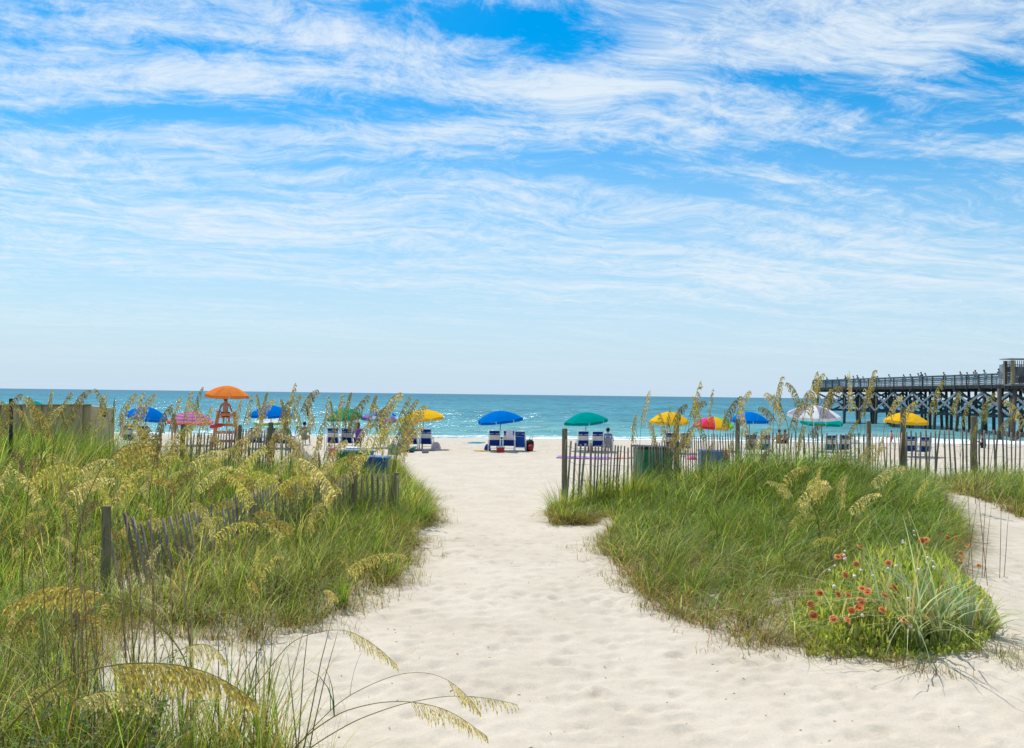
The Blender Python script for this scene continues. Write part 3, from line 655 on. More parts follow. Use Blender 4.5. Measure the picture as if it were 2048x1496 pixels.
def make_person(label, pose, skin='skin1', top='c_navy', bottom='c_black', hair='hairdark', long_hair=False, fingers=True, group=None):
    t = thing('person', label, 'person', (0, 0, 0), 0, group); j = joints(pose)
    with bpy.context.temp_override(): pass
    skin_obj('body', j, EDG, M[skin], t, 0, fingers)
    if top: skin_obj('shirt', j, [('bel', 'pel'), ('bel', 'che'), ('che', 'nb')] + [('nb', 'sh' + k) for k in 'lr'] + [('sh' + k, 'ue' + k) for k in 'lr'], M[top], t, .016, root='bel') if not any('ue' + k not in j and j.update({'ue' + k: tuple(Vector(j['sh' + k]).lerp(Vector(j['el' + k]), .6))}) for k in 'lr') else None
    for k in 'lr': j['uk' + k] = tuple(Vector(j['hp' + k]).lerp(Vector(j['kn' + k]), .65))
    RAD['uk'] = .068; RAD['ue'] = .05
    if bottom: skin_obj('shorts', j, [('pel', 'hp' + k) for k in 'lr'] + [('hp' + k, 'uk' + k) for k in 'lr'], M[bottom], t, .016)
    hm = MB(); c_ = (Vector(j['hd']) + Vector(j['tp'])) / 2 + Vector((0, -.012, .012)); n_ = 12
    rows = 9 if long_hair else 6
    ring = []
    for a_ in range(rows):
        th = math.pi * .78 * a_ / (rows - 1) + .02 if not long_hair else math.pi * .9 * a_ / (rows - 1) + .02
        for b_ in range(n_):
            ph_ = 2 * math.pi * b_ / n_; front = max(0, math.sin(ph_))
            tt = th * (1 - .42 * front)
            rx = .088; z_ = math.cos(tt) * .105 - (.12 * max(0, tt - 1.9) if long_hair else 0)
            ring.append(c_ + Vector((math.cos(ph_) * math.sin(tt) * rx, math.sin(ph_) * math.sin(tt) * (.098), z_)))
    hm.add(ring, [(a_ * n_ + b_, a_ * n_ + (b_ + 1) % n_, (a_ + 1) * n_ + (b_ + 1) % n_, (a_ + 1) * n_ + b_) for a_ in range(rows - 1) for b_ in range(n_)] + [tuple(range(n_))])
    ho = hm.build('hair', M[hair], t, smooth=True); s_ = ho.modifiers.new('thick', 'SOLIDIFY'); s_.thickness = .012
    return t
def place(t, px, D, rz=0, z=None, sc=1.0):
    p = Wp(px, 880, D); g = float(gz(p.x, D)); t.location = (p.x, D, g if z is None else z); t.rotation_euler = (0, 0, R(rz)); t.scale = (sc, sc, sc); return t
place(make_person('seated person with short dark hair and light blue shirt in the grey chair', 'sit', 'skin1', 'c_blue', 'c_navy'), 1216, CD + .1, -8, sc=.92)
place(make_person('person standing at the water line left of the leftmost blue umbrella', 'stand', 'skin2', 'c_grey', 'c_grey'), 242, 56, 90, sc=.85)
place(make_person('person with towel-coloured clothes standing under the striped umbrella', 'stand', 'skin2', 'c_beige', 'c_beige'), 347, 40.5, 170, sc=.82)
place(make_person('dark haired person in teal seen from behind, sitting left of the oats', 'sit', 'skin1', 'c_teal', 'c_navy', 'hairbrown', True), 573, CD - .3, 0)
place(make_person('person in a grey top sitting on the sand right of the one in teal', 'sit', 'skin2', 'c_grey', 'c_grey', 'hairdark'), 611, CD + 4, 0, sc=.95)
place(make_person('brown haired person in purple top under the green umbrella', 'sit', 'skin2', 'c_purple', 'c_navy', 'hairbrown', True), 716, CD, 10, sc=1)
place(make_person('child in pink walking along the surf before the pier', 'walk', 'skin2', 'c_pink', 'c_red', 'hairbrown'), 1783, 50, 80, sc=.55)
place(make_person('left one of two bathers sitting on the wet sand right of the blue umbrella', 'ground', 'skin1', None, 'c_red', 'hairdark'), 1560, 54, 20)
place(make_person('right one of two bathers sitting on the wet sand right of the blue umbrella', 'ground', 'skin1', None, 'c_black', 'hairbrown'), 1570, 54, -20)
ly = make_person('person in dark clothes sitting low on the sand near the pier platform', 'ground', 'skin1', 'c_black', 'c_black'); place(ly, 1968, 48, 60)
LG = place(make_person('shirtless lifeguard in dark trunks sitting on the tall orange stand', 'high', 'skin1', None, 'c_black', 'hairbrown'), 449, 37.6, 15, z=0)
# people along the pier
pv_ = [make_person('person in %s leaning on the seaward end of the pier railing' % c_, 'lean', s_, m__, 'c_black', h_, fingers=False, group='people along the pier railing') for c_, s_, m__, h_ in
       (('navy', 'skin1', 'c_navy', 'hairdark'), ('red', 'skin2', 'c_red', 'hairbrown'), ('white', 'skin2', 'c_white', 'hairdark'), ('pink', 'skin2', 'c_pink', 'hairbrown'))]
pier_people = [(1648, 0), (1669, 1), (1685, 0), (1701, 2), (1709, 0), (1720, 1), (1740, 2), (1749, 0), (1772, 2), (1801, 0), (1814, 3), (1830, 2), (1836, 0), (1844, 2), (1881, 1), (1913, 3), (1927, 3), (1940, 1), (1944, 3), (1961, 2), (1990, 0)]
used = set()
for i, (px, v) in enumerate(pier_people):
    y = 119 / 1.0
    a_ = (px - 1024) / F; y = (45.1 + 119 * .0818) / (a_ + .0818); y = min(y, 118.3)
    o = pv_[v] if v not in used else copy_tree(pv_[v])
    used.add(v)
    o.location = pp(y, .62, DZ + .395); o.rotation_euler = (0, 0, R(90 + random.Random(i).uniform(-15, 15))); s_ = random.Random(i + 50).uniform(.78, .93); o.scale = (s_, s_, s_)
    o['label'] = ('person in navy', 'person in red', 'person in white', 'person in pink')[v] + ', ' + 'first second third fourth fifth sixth seventh eighth ninth tenth eleventh twelfth thirteenth fourteenth fifteenth sixteenth seventeenth eighteenth nineteenth twentieth twenty-first'.split()[i] + ' from the seaward end of the pier railing'

# ------------------------------------------------------------------ lifeguard stand
p = Wp(449, 880, 37.6); g = float(gz(p.x, 37.6))
st = thing('lifeguard_stand', 'tall orange wooden lifeguard chair under the orange umbrella', 'lifeguard stand', (p.x + .05, 37.6, g), R(15))
SZ = 1.62 - g; SZ = 1.45
for sx in (-1, 1):
    for sy in (-1, 1):
        mb = MB(); mb.beam((sx * .62, sy * .62 + .05, -.15), (sx * .34, sy * .30 - .02, SZ + .26), .07, .09); mb.build('leg', M['orangewood'], st)
mb = MB()
for k in range(5): mb.box((0, -.26 + k * .14, SZ), (.74, .12, .035))
mb.build('seat', M['orangewood'], st)
mb = MB()
for k in range(1): mb.box((0, -.33, SZ + .12 + k * .16), (.70, .03, .12))
mb.build('backrest', M['orangewood'], st)
for sx in (-1, 1):
    mb = MB(); mb.box((sx * .40, 0, SZ + .27), (.08, .66, .035)); mb.build('armrest', M['orangewood'], st)
mb = MB(); mb.box((0, .55, SZ - .42), (.74, .30, .04)); mb.beam((-.30, .32, SZ - .46), (-.30, .66, SZ - .46), .04, .06); mb.beam((.30, .32, SZ - .46), (.30, .66, SZ - .46), .04, .06); mb.build('footrest', M['orangewood'], st)
mb = MB()
for z_ in (.35, .75, 1.1): mb.box((0, -.60 + z_ * .16, z_), (1.1 - z_ * .35, .05, .13))
mb.build('back_rungs', M['orangewood'], st)
LG.location = (st.location.x, st.location.y - .05, g + SZ + .02 - .31)
fl = MB(); fl.tube([(.0, 0, -.35), (0, 0, -.28), (0, 0, .28), (0, 0, .35)], [.03, .085, .085, .03], 12)
q = fl.build('rescue_float', M['redpl'], None, smooth=True); q.location = (p.x - .18, 37.0, g + 1.05); q.rotation_euler = (R(14), R(80), 0); tag(q, 'red rescue float hung on the back of the lifeguard stand', 'rescue float')

# ------------------------------------------------------------------ beach gear
def bag(name, label, cat, px, D, w_, d_, h_, m_, m2=None, rz=0, tilt=0):
    p = Wp(px, 880, D); t = thing(name, label, cat, gxy(p.x, D), R(rz)); return t
def cooler(label, px, D, w_, d_, h_, mb_, ml, rz=0):
    p = Wp(px, 880, D); t = thing('cooler', label, 'cooler', gxy(p.x, D), R(rz))
    a = MB(); a.box((0, 0, h_ * .40), (w_, d_, h_ * .80), taper=1.04); a.build('tub', mb_, t, bevel=.02)
    a = MB(); a.box((0, 0, h_ * .90), (w_ * 1.06, d_ * 1.06, h_ * .18), taper=.97); a.build('lid', ml, t, bevel=.015)
    a = MB(); a.tube([(-w_ * .55, 0, h_ * .62), (-w_ * .55, -d_ * .3, h_ * 1.02), (w_ * .55, -d_ * .3, h_ * 1.02), (w_ * .55, 0, h_ * .62)], .012, 6); a.build('handle', ml, t)
    return t
cooler('red cooler with white lid behind the chairs of the middle blue umbrella', 1001, 36.2, .34, .24, .27, M['redpl'], M['whitepl'], 5)
cooler('large mint green cooler at the edge of the grass left of the path', 788, 34.5, .50, .38, .40, M['mint'], M['mint'], 8)
cooler('small grey cooler lying in the sand right of the crumpled green towel', 851, 35.0, .26, .2, .14, M['c_grey'], M['c_grey'], -12)
cooler('small blue cooler between the two chairs of the middle blue umbrella', 1003, 37.6, .26, .22, .62, M['bluepl'], M['c_blue'], 0)
def backpack(label, px, D, m_, m2, h_=.45, rz=0, cat='backpack', tx=0):
    p = Wp(px, 880, D); t = thing('backpack' if cat == 'backpack' else 'beach_bag', label, cat, gxy(p.x, D), R(rz)); t.rotation_euler.y = R(tx)
    a = MB(); a.tube([(0, 0, .0), (0, 0, h_ * .12), (0, 0, h_ * .6), (0, 0, h_ * .9), (0, 0, h_)], [h_ * .28, h_ * .36, h_ * .36, h_ * .28, h_ * .08], 12); a.build('body', m_, t, smooth=True)
    a = MB(); a.tube([(0, -h_ * .3, h_ * .1), (0, -h_ * .38, h_ * .16), (0, -h_ * .36, h_ * .5), (0, -h_ * .28, h_ * .54)], [.05, h_ * .24, h_ * .24, .05], 10); a.build('pocket', m2, t, smooth=True)
    a = MB(); a.tube([(-.08, 0, h_ * .85), (-.05, 0, h_ * 1.2), (.05, 0, h_ * 1.2), (.08, 0, h_ * .85)], .014, 6); a.build('strap', m_, t)
    return t
backpack('bulky black backpack with dark red pocket leaning right of the royal blue chair', 1057, 37.3, M['c_black'], M['c_red'], .56, 20, tx=12)
backpack('grey standing beach bag left of the chairs under the yellow umbrella', 804, 36, U['sky'], M['c_grey'], .62, 0, 'bag', 4)
backpack('navy duffel bag lying on the crumpled green towel', 819, 35.2, M['c_navy'], M['c_navy'], .3, 60, 'bag', 60)
backpack('orange bag hanging by the armrest of the chair nearest the yellow umbrella pole', 813, 36.8, M['orangewood'], M['redpl'], .3, 0, 'bag')
backpack('red bag beside the right chair of the teal umbrella', 1181, 36.9, M['redpl'], M['redpl'], .34, 0, 'bag')
backpack('maroon bag standing behind the fence right of the blue bin', 1448, 30, M['c_red'], M['c_black'], .5, 0, 'bag')
def towel(label, pts, D0, m_, thick=.02, rum=.03, name='beach_towel', cat='towel', seed=1, group=None):
    """a cloth lying on the sand: px0, px1, near depth, far depth"""
    px0, px1 = pts; n_ = 22; k_ = 8; D1 = D0[1]; D0 = D0[0]; vs = []; r_ = random.Random(seed)
    for i in range(k_ + 1):
        for j_ in range(n_ + 1):
            D = D0 + (D1 - D0) * i / k_; u = j_ / n_; px = px0 + (px1 - px0) * u; x = (px - 1024) / F * (D0 + D1) / 2 + (i / k_ - .5) * .2
            z = float(gz(x, D)) + thick + rum * (vnoise(np.array([x * 6 + seed]), np.array([D * 5.]))[0] + .5)
            vs.append((x, D, z))
    q_ = MB(); q_.add(vs, [(i * (n_ + 1) + j_, i * (n_ + 1) + j_ + 1, (i + 1) * (n_ + 1) + j_ + 1, (i + 1) * (n_ + 1) + j_) for i in range(k_) for j_ in range(n_)])
    o = q_.build(name, m_, None, smooth=True); md = o.modifiers.new('thick', 'SOLIDIFY'); md.thickness = .015
    return tag(o, label, cat, group)
m_pat = mat('purple_print_towel', (.16, .12, .50), .9, .2, 3, c2=(.65, .25, .50)); m_pat2 = mat('coral_towel', (.75, .28, .18), .9, .2, 5, c2=(.7, .5, .4))
towel('purple and pink patterned blanket on the sand behind the right fence', (1117, 1222), (33.2, 34.2), m_pat)
towel('coral towel strip right of the patterned blanket', (1226, 1274), (33.6, 34.1), m_pat2, seed=3)
towel('yellow towel lying left of the red cooler', (953, 996), (36.6, 37.1), U['yellow'], seed=4)
towel('light blue towel left of the middle blue umbrella, nearer the water', (942, 968), (44, 46), U['cyan'], seed=5)
towel('crumpled bright green towel left of the path beside the mint cooler', (807, 832), (35.4, 36.2), U['green'], rum=.18, seed=6)
towel('teal towel behind the chairs of the yellow umbrella', (826, 866), (36.0, 36.4), U['teal'], rum=.05, seed=7)
towel('dark mat under the chairs of the leftmost blue umbrella', (254, 318), (35.6, 36.2), M['c_grey'], seed=8)
def drape(px, py0, py1, D, w_px, m_, label):
    a = Wp(px - w_px / 2, py0, D); b = Wp(px + w_px / 2, py0, D); c = Wp(px, py1, D); vs = []; n_ = 8
    for side in (0, 1):
        for i in range(7):
            for j_ in range(n_ + 1):
                u = j_ / n_; z = a.z + (c.z - a.z) * (i / 6) * (1 if side == 0 else .6)
                vs.append((a.x + (b.x - a.x) * u, D + (-.035 - .02 * math.sin(u * 9) if side == 0 else .03) - (a.z - z) * -.0 + (a.z - z) * (.17 if side == 0 else .1) * 1.0, z))
    q_ = MB(); k_ = n_ + 1; f = [(s * 7 * k_ + i * k_ + j_, s * 7 * k_ + i * k_ + j_ + 1, s * 7 * k_ + (i + 1) * k_ + j_ + 1, s * 7 * k_ + (i + 1) * k_ + j_) for s in (0, 1) for i in range(6) for j_ in range(n_)]
    f += [(j_, j_ + 1, 7 * k_ + j_ + 1, 7 * k_ + j_) for j_ in range(n_)]
    q_.add(vs, f); o = q_.build('hung_towel', m_, None, smooth=True); md = o.modifiers.new('thick', 'SOLIDIFY'); md.thickness = .01; return tag(o, label, 'towel')
drape(1019, 860, 877, CD - .86, 13, mat('lilac_white_towel', (.62, .60, .74), .9, .08, 12), 'lilac white towel hanging over a backrest under the middle blue umbrella')
def blob(name, label, cat, px, D, w_, h_, m_, seed=0, dy=.3):
    p = Wp(px, 880, D); r_ = random.Random(seed); q_ = MB(); n_ = 16; vs = []; rows = 7; g = gxy(p.x, D)
    for i in range(rows):
        th = math.pi / 2 * i / (rows - 1)
        for j_ in range(n_):
            a = 2 * math.pi * j_ / n_; k = 1 + .22 * math.sin(a * 3 + seed) + r_.uniform(-.08, .08)
            vs.append((math.cos(a) * math.cos(th) * w_ / 2 * k, math.sin(a) * math.cos(th) * dy * k, math.sin(th) * h_ * (1 + .3 * math.sin(a * 2 + seed) * math.cos(th)) - .01))
    q_.add(vs, [(i * n_ + j_, i * n_ + (j_ + 1) % n_, (i + 1) * n_ + (j_ + 1) % n_, (i + 1) * n_ + j_) for i in range(rows - 1) for j_ in range(n_)])
    o = q_.build(name, m_, None, smooth=True); o.location = g; return tag(o, label, cat)
blob('piled_towel', 'pale pink and white towel heaped right of the yellow umbrella chairs', 'towel', 871, 38.2, .42, .32, mat('pink_white_towel', (.62, .50, .60), .9, .2, 14), 2)
blob('piled_towel', 'navy towel heaped behind the royal blue chair', 'towel', 975, 37.5, .30, .32, U['royal'], 3)
blob('swim_ring', 'pink inflatable lying behind the fence left of the blue bin', 'inflatable', 1383, 33, .36, .2, M['pinkpl'], 4)
def ball(px, py, D, r_, m_, label):
    q_ = MB(); n_ = 16; vs = []; rows = 10
    for i in range(rows):
        th = math.pi * i / (rows - 1) - math.pi / 2
        for j_ in range(n_): a = 2 * math.pi * j_ / n_; vs.append((math.cos(a) * math.cos(th) * r_, math.sin(a) * math.cos(th) * r_, math.sin(th) * r_))
    fs = [(i * n_ + j_, i * n_ + (j_ + 1) % n_, (i + 1) * n_ + (j_ + 1) % n_, (i + 1) * n_ + j_) for i in range(rows - 1) for j_ in range(n_)]
    q_.add(vs, fs); q_.i = [(k % n_) // 4 % 2 for k in range(len(fs))]
    o = q_.build('beach_ball', m_, None, smooth=True); p = Wp(px, py, D); o.location = (p.x, D, float(gz(p.x, D)) + r_ * .95); return tag(o, label, 'ball')
ball(668, 885, 33, .2, [M['pinkpl'], U['coral']], 'pink and coral beach ball beside the green cart')

# bins and carts behind the grass
def wheel_bin(px, D, w_, d_, h_, m_, ml, label, rz=0):
    p = Wp(px, 880, D); t = thing('trash_bin', label, 'bin', gxy(p.x, D), R(rz))
    a = MB(); a.box((0, 0, h_ * .5 + .04), (w_ * .9, d_ * .9, h_ * .96), taper=1.1)
    for k in range(7): a.box((-w_ * .40 + w_ * .8 * k / 6, -d_ * .485, h_ * .52), (.018, .03, h_ * .8), rot=Matrix.Rotation(R(2.2), 3, 'X'))
    a.build('body', m_, t, bevel=.015)
    a = MB(); a.box((0, 0, h_ + .05), (w_ * 1.06, d_ * 1.06, .06), rot=Matrix.Rotation(R(2), 3, 'Y'), taper=.94); a.build('lid', ml, t, bevel=.01)
    for s in (-1, 1):
        a = MB(); a.tube([(s * w_ * .47 - .03, d_ * .4, .12), (s * w_ * .47 + .03, d_ * .4, .12)], .12, 14); a.build('wheel', M['blackpl'], t)
    a = MB(); a.tube([(-w_ * .4, d_ * .55, h_ * .93), (w_ * .4, d_ * .55, h_ * .93)], .018, 8); a.build('handle', M['blackpl'], t)
    return t
wheel_bin(1306, 19.2, .80, .7, 1.0, M['greenpl'], M['blackpl'], 'green ribbed bin with black lid behind the right fence', 8)
wheel_bin(1421, 24.0, .66, .6, .82, M['bluepl'], M['bluepl'], 'dark blue bin behind the right fence and the grass', -4)
wheel_bin(757, 21.0, .58, .55, .66, M['bluepl'], M['bluepl'], 'blue bin half hidden in the grass behind the left fence end', 3)
p = Wp(711, 880, 22.5); ct = thing('beach_cart', 'dark green cart with things piled on its top behind the left fence', 'cart', gxy(p.x, 22.5), 0)
a = MB(); a.box((0, 0, .42), (.95, .6, .62)); a.build('box', M['greenpl'], ct, bevel=.02)
for s in (-1, 1):
    for s2 in (-1, 1):
        a = MB(); a.tube([(s * .34, s2 * .30 - .03, .14), (s * .34, s2 * .30 + .03, .14)], .14, 14); a.build('wheel', M['blackpl'], ct)
a = MB(); a.box((0, 0, .745), (1.02, .66, .03)); a.build('rim', U['teal'], ct)
q_ = MB(); q_.box((0, 0, 0), (.9, .5, .07)); q_.box((.1, 0, .06), (.7, .4, .04)); o = q_.build('folded_canvas', M['c_white'], None, bevel=.02); o.location = ct.location + Vector((0, 0, .80)); tag(o, 'folded white and dark canvas lying on top of the green cart', 'canvas')

# tan plywood wall
A1 = Wp(-170, 812, 24.0); A2 = Wp(182, 811, 24.0); A3 = Wp(225, 816.5, 22.6)
wl = thing('plywood_wall', 'tan plywood windbreak wall standing in the dune grass', 'wall', (A2.x, A2.y, float(gz(A2.x, A2.y))))
def panel(nm, a, b, m_, th=.06):
    q_ = MB(); a = a - wl.location; b = b - wl.location; d = Vector((b.x - a.x, b.y - a.y, 0)).normalized(); nrm = Vector((-d.y, d.x, 0)) * th
    if nrm.y < 0: nrm = -nrm
    a0 = Vector((a.x, a.y, -.9)); b0 = Vector((b.x, b.y, -.9))
    q_.add([a0, b0, b, a, a0 + nrm, b0 + nrm, b + nrm, a + nrm], [(0, 1, 2, 3), (5, 4, 7, 6), (3, 2, 6, 7), (1, 5, 6, 2), (4, 0, 3, 7)])
    return q_.build(nm, m_, wl)
panel('back_panel', A1, A2 - Vector((.01, 0, 0)), M['tan']); panel('side_panel', A2 + Vector((.0, -.004, -.01)), A3, M['tanlight'])
q_ = MB(); q_.beam(A1 - wl.location + Vector((0, -.02, .02)), A2 - wl.location + Vector((0, -.02, .02)), .10, .04); q_.build('top_rail', M['post'], wl)
q_ = MB()
for k_ in range(9): b_ = A1.lerp(A2, k_ / 8.5 + .01) - wl.location; q_.box((b_.x, b_.y - .03, b_.z - 1.0), (.07, .05, 1.98))
q_.build('batten', M['tan'], wl)
lp = Wp(210, 829, 23.05) - wl.location
q_ = MB(); q_.box((lp.x, lp.y - .06, lp.z), (.05, .06, .14)); q_.build('latch', M['blackpl'], wl)

# ------------------------------------------------------------------ sand fences
def fence(label, ctrl, posts, hgt, seed, lean_fn=None, gaps=()):
    """ctrl: (px, top_py, D) along the top of the slats; posts: (px, top_py, D, diam)"""
    r_ = random.Random(seed)
    P_ = [Wp(a, b_, D) for a, b_, D in ctrl]
    t = thing('sand_fence', label, 'fence', (P_[0].x, P_[0].y, float(gz(P_[0].x, P_[0].y))))
    o0 = Vector(t.location)
    L = [0]
    for i in range(1, len(P_)): L.append(L[-1] + math.hypot(P_[i].x - P_[i - 1].x, P_[i].y - P_[i - 1].y))
    def at_(s):
        x = np.interp(s, L, [p.x for p in P_]); y = np.interp(s, L, [p.y for p in P_]); z = np.interp(s, L, [p.z for p in P_]); return Vector((x, y, z))
    cur = MB(); cc = []; s = 0; npan = 0; wires = []
    bounds = L[:]; bi = 1
    while s < L[-1]:
        if bi < len(L) - 1 and s > L[bi]:
            pass
        top = at_(s); px_ = 1024 + top.x / top.y * F
        lean = (lean_fn(px_) if lean_fn else 0) + r_.gauss(0, 2.2)
        nxt = at_(min(s + .05, L[-1])); d = (nxt - top); d.z = 0; d = d.normalized() if d.length > 1e-6 else Vector((1, 0, 0))
        top = top + Vector((0, 0, r_.gauss(0, .022)))
        side = d * math.tan(R(lean)); dn = Vector((side.x, side.y + r_.gauss(0, .02), -1)) * hgt
        mid = top + dn * .5 + Vector((r_.gauss(0, .006), r_.gauss(0, .008), 0)); bot = top + dn
        w2 = d * (.0205 + r_.uniform(-.003, .004)); th = Vector((-d.y, d.x, 0)) * .0035
        vs = []
        for q in (bot, mid, top):
            for u, v in ((-1, -1), (1, -1), (1, 1), (-1, 1)): vs.append(q - o0 + w2 * u + th * v)
        f = [(0, 1, 5, 4), (1, 2, 6, 5), (2, 3, 7, 6), (3, 0, 4, 7), (4, 5, 9, 8), (5, 6, 10, 9), (6, 7, 11, 10), (7, 4, 8, 11), (8, 9, 10, 11)]
        if r_.random() > .02:
            cur.add(vs, f); c0 = r_.uniform(.75, 1.3); red = r_.uniform(0, .05); cc += [(.31 * c0 + red * .9, .25 * c0 + red * .2, .19 * c0)] * 12
        wires.append([top - o0 + dn * k for k in (.10, .33, .58, .80)])
        s += (.125 if px_ > 1540 else .118 if px_ > 1275 else .094) + r_.uniform(-.010, .014)
        if len(cur.f) > 9 * 30 or s >= L[-1]:
            if cur.v:
                o = mesh_np('slat_panel', np.array(cur.v), np.array(cur.f), M['oldwood'], t, colr=np.array(cc)); npan += 1
            cur = MB(); cc = []
    for k in range(4):
        wm = MB(); wm.tube([w_[k] + Vector((0, -.006 + r_.uniform(-.004, .004), 0)) for w_ in wires], .0028, 4, cap=False); wm.build('wire', M['wire'], t)
    for px, py, D, dia in posts:
        tp = Wp(px, py, D) + Vector((0, .07, 0)) - o0; q_ = MB(); bz = float(gz(tp.x + o0.x, tp.y + o0.y)) - o0.z - .4
        lx = r_.uniform(-.03, .03); q_.tube([(tp.x + lx, tp.y, bz), (tp.x + lx * .5, tp.y, (bz + tp.z) / 2), (tp.x, tp.y, tp.z - .02), (tp.x, tp.y, tp.z)], [dia * .54, dia * .52, dia * .5, dia * .42], 12)
        q_.build('post', M['post'], t, smooth=False)
    return t
fence('weathered slat fence with leaning slats along the left of the path',
      [(214, 1030, 7.9), (254, 1036, 8.1), (330, 1040, 8.5), (420, 1012, 9.2), (480, 985, 9.8), (560, 965, 11.2), (640, 952, 12.4), (710, 950, 13.4), (795, 952, 13.9)],
      [(206, 1014, 7.8, .085), (708, 928, 13.2, .10), (792, 946, 13.9, .09), (500, 960, 10.4, .08)], 1.05, 5, lambda px: 16 if px < 470 else (10 if px < 560 else 2))
fence('dark slat fence on the far side of the left dune, ending at the near fence',
      [(363, 864, 18.5), (420, 866, 18.2), (480, 856, 17.6), (540, 860, 17.0), (587, 872, 16.4), (615, 905, 15.2), (645, 938, 13.6), (655, 948, 12.8)],
      [(364, 848, 18.3, .11), (540, 845, 16.9, .11), (478, 850, 17.5, .08)], 1.2, 6, lambda px: -4 if px < 560 else 2)
fence('weathered slat fence with round posts crossing the right dune towards the pier',
      [(1133, 880, 15.2), (1146, 885, 15.2), (1190, 890, 15.3), (1280, 893, 16.2), (1352, 878, 17.6), (1400, 872, 18.6), (1477, 864, 19.8), (1600, 866, 20.6), (1740, 868, 20.9), (1809, 864, 19.8), (1900, 860, 19.9), (1950, 859, 20.0), (2048, 862, 20.2), (2230, 866, 20.5)],
      [(1130, 857, 15.3, .105), (1354, 850, 17.7, .12), (1477, 837, 19.9, .115), (1740, 842, 21.0, .115), (1809, 815, 19.9, .13), (1951, 832, 20.1, .14), (2110, 835, 20.3, .13)], 1.2, 7, lambda px: -3 if px < 1300 else (4 if px < 1480 else 0))
pz = Wp(22, 797, 15.0); q_ = MB(); q_.tube([(.05, 0, float(gz(pz.x, 15)) - pz.z - .4), (0, 0, -.02), (0, 0, 0)], [.035, .033, .028], 10); q_ = q_.build('fence_post', M['blackpl'], None); q_.location = pz; tag(q_, 'single thin dark post standing before the tan plywood wall', 'post')

# ------------------------------------------------------------------ vegetation
def leafmat(name, trans=.42, rough=.6, spec=.25):
    m_, n, out = newmat(name)
    a = n.node('ShaderNodeVertexColor'); a.layer_name = 'Col'
    b = n.node('ShaderNodeBsdfPrincipled'); n.l.new(a.outputs[0], b.inputs['Base Color']); b.inputs['Roughness'].default_value = rough; b.inputs['Specular IOR Level'].default_value = spec
    t = n.node('ShaderNodeBsdfTranslucent'); g2 = n.mix(1.0, a.outputs[0], (1.35, 1.25, .7), 'MULTIPLY'); n.l.new(g2, t.inputs[0])
    mx = n.node('ShaderNodeMixShader'); mx.inputs[0].default_value = trans; n.l.new(b.outputs[0], mx.inputs[1]); n.l.new(t.outputs[0], mx.inputs[2]); n.l.new(mx.outputs[0], out.inputs[0])
    return m_
M['grass'] = leafmat('dune_grass', .48, .5, .22); M['seed'] = leafmat('sea_oat_seed', .52, .6, .15); M['leaf'] = leafmat('leaf', .55); M['petal'] = leafmat('petal', .3)
GREEN = np.array([(.12, .25, .015), (.20, .35, .025), (.31, .42, .045), (.31, .41, .12), (.035, .09, .01), (.54, .51, .18)])
PALE = np.array([(.46, .58, .18), (.34, .52, .10), (.60, .60, .24), (.26, .46, .14), (.52, .42, .15)])
STRAW = np.array([(.56, .44, .20), (.48, .33, .13), (.34, .20, .085), (.21, .10, .05)])
BLUEG = np.array([(.23, .29, .16), (.28, .34, .21), (.18, .26, .13), (.33, .31, .17)])

def blades(base, az, h, bend, wid, cols, segs=3, tipcol=None, rootcol=None, curl=None, flop=None):
    """ribbons; returns V, Q, C.  bend: horizontal reach as a share of h"""
    n_ = len(base); T = np.linspace(0, 1, segs + 1); V = np.zeros((n_, segs + 1, 2, 3)); Cc = np.zeros((n_, segs + 1, 2, 3))
    d = np.stack([np.cos(az), np.sin(az), 0 * az], 1); curl = rng.normal(0, .5, n_) if curl is None else curl
    sdir = np.stack([-np.sin(az + curl), np.cos(az + curl), 0 * az], 1)
    for i, t in enumerate(T):
        z = h * (t - np.clip(bend - .40, 0, 2) * .92 * t ** 2.6)
        r = h * bend * t ** 1.9
        p = base + d * r[:, None]; p[:, 2] += z
        w_ = wid * (1 - t ** 1.6) * .5 + wid * .04
        V[:, i, 0] = p - sdir * w_[:, None]; V[:, i, 1] = p + sdir * w_[:, None]
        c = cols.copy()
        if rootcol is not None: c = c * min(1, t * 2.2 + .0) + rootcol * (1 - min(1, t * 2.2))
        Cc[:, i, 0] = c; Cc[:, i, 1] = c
    nv = (segs + 1) * 2; k = np.arange(n_)[:, None] * nv
    Q = np.stack([np.stack([k[:, 0] + 2 * i, k[:, 0] + 2 * i + 1, k[:, 0] + 2 * i + 3, k[:, 0] + 2 * i + 2], 1) for i in range(segs)], 1).reshape(-1, 4)
    return V.reshape(-1, 3), Q, Cc.reshape(-1, 3)
def poly_points(poly, n_, dens=None):
    xs_ = [p[0] for p in poly]; ys_ = [p[1] for p in poly]; out_x = []; out_y = []; tot = 0
    while tot < n_:
        x = rng.uniform(min(xs_), max(xs_), 20000); y = rng.uniform(min(ys_), max(ys_), 20000); k = inpoly(x, y, poly)
        if dens is not None: k &= rng.random(20000) < dens(x, y)
        out_x.append(x[k]); out_y.append(y[k]); tot += k.sum()
        if k.sum() == 0: break
    x = np.concatenate(out_x)[:n_]; y = np.concatenate(out_y)[:n_]; return x, y
def area(poly): return abs(sum(poly[i][0] * poly[(i + 1) % len(poly)][1] - poly[(i + 1) % len(poly)][0] * poly[i][1] for i in range(len(poly)))) / 2
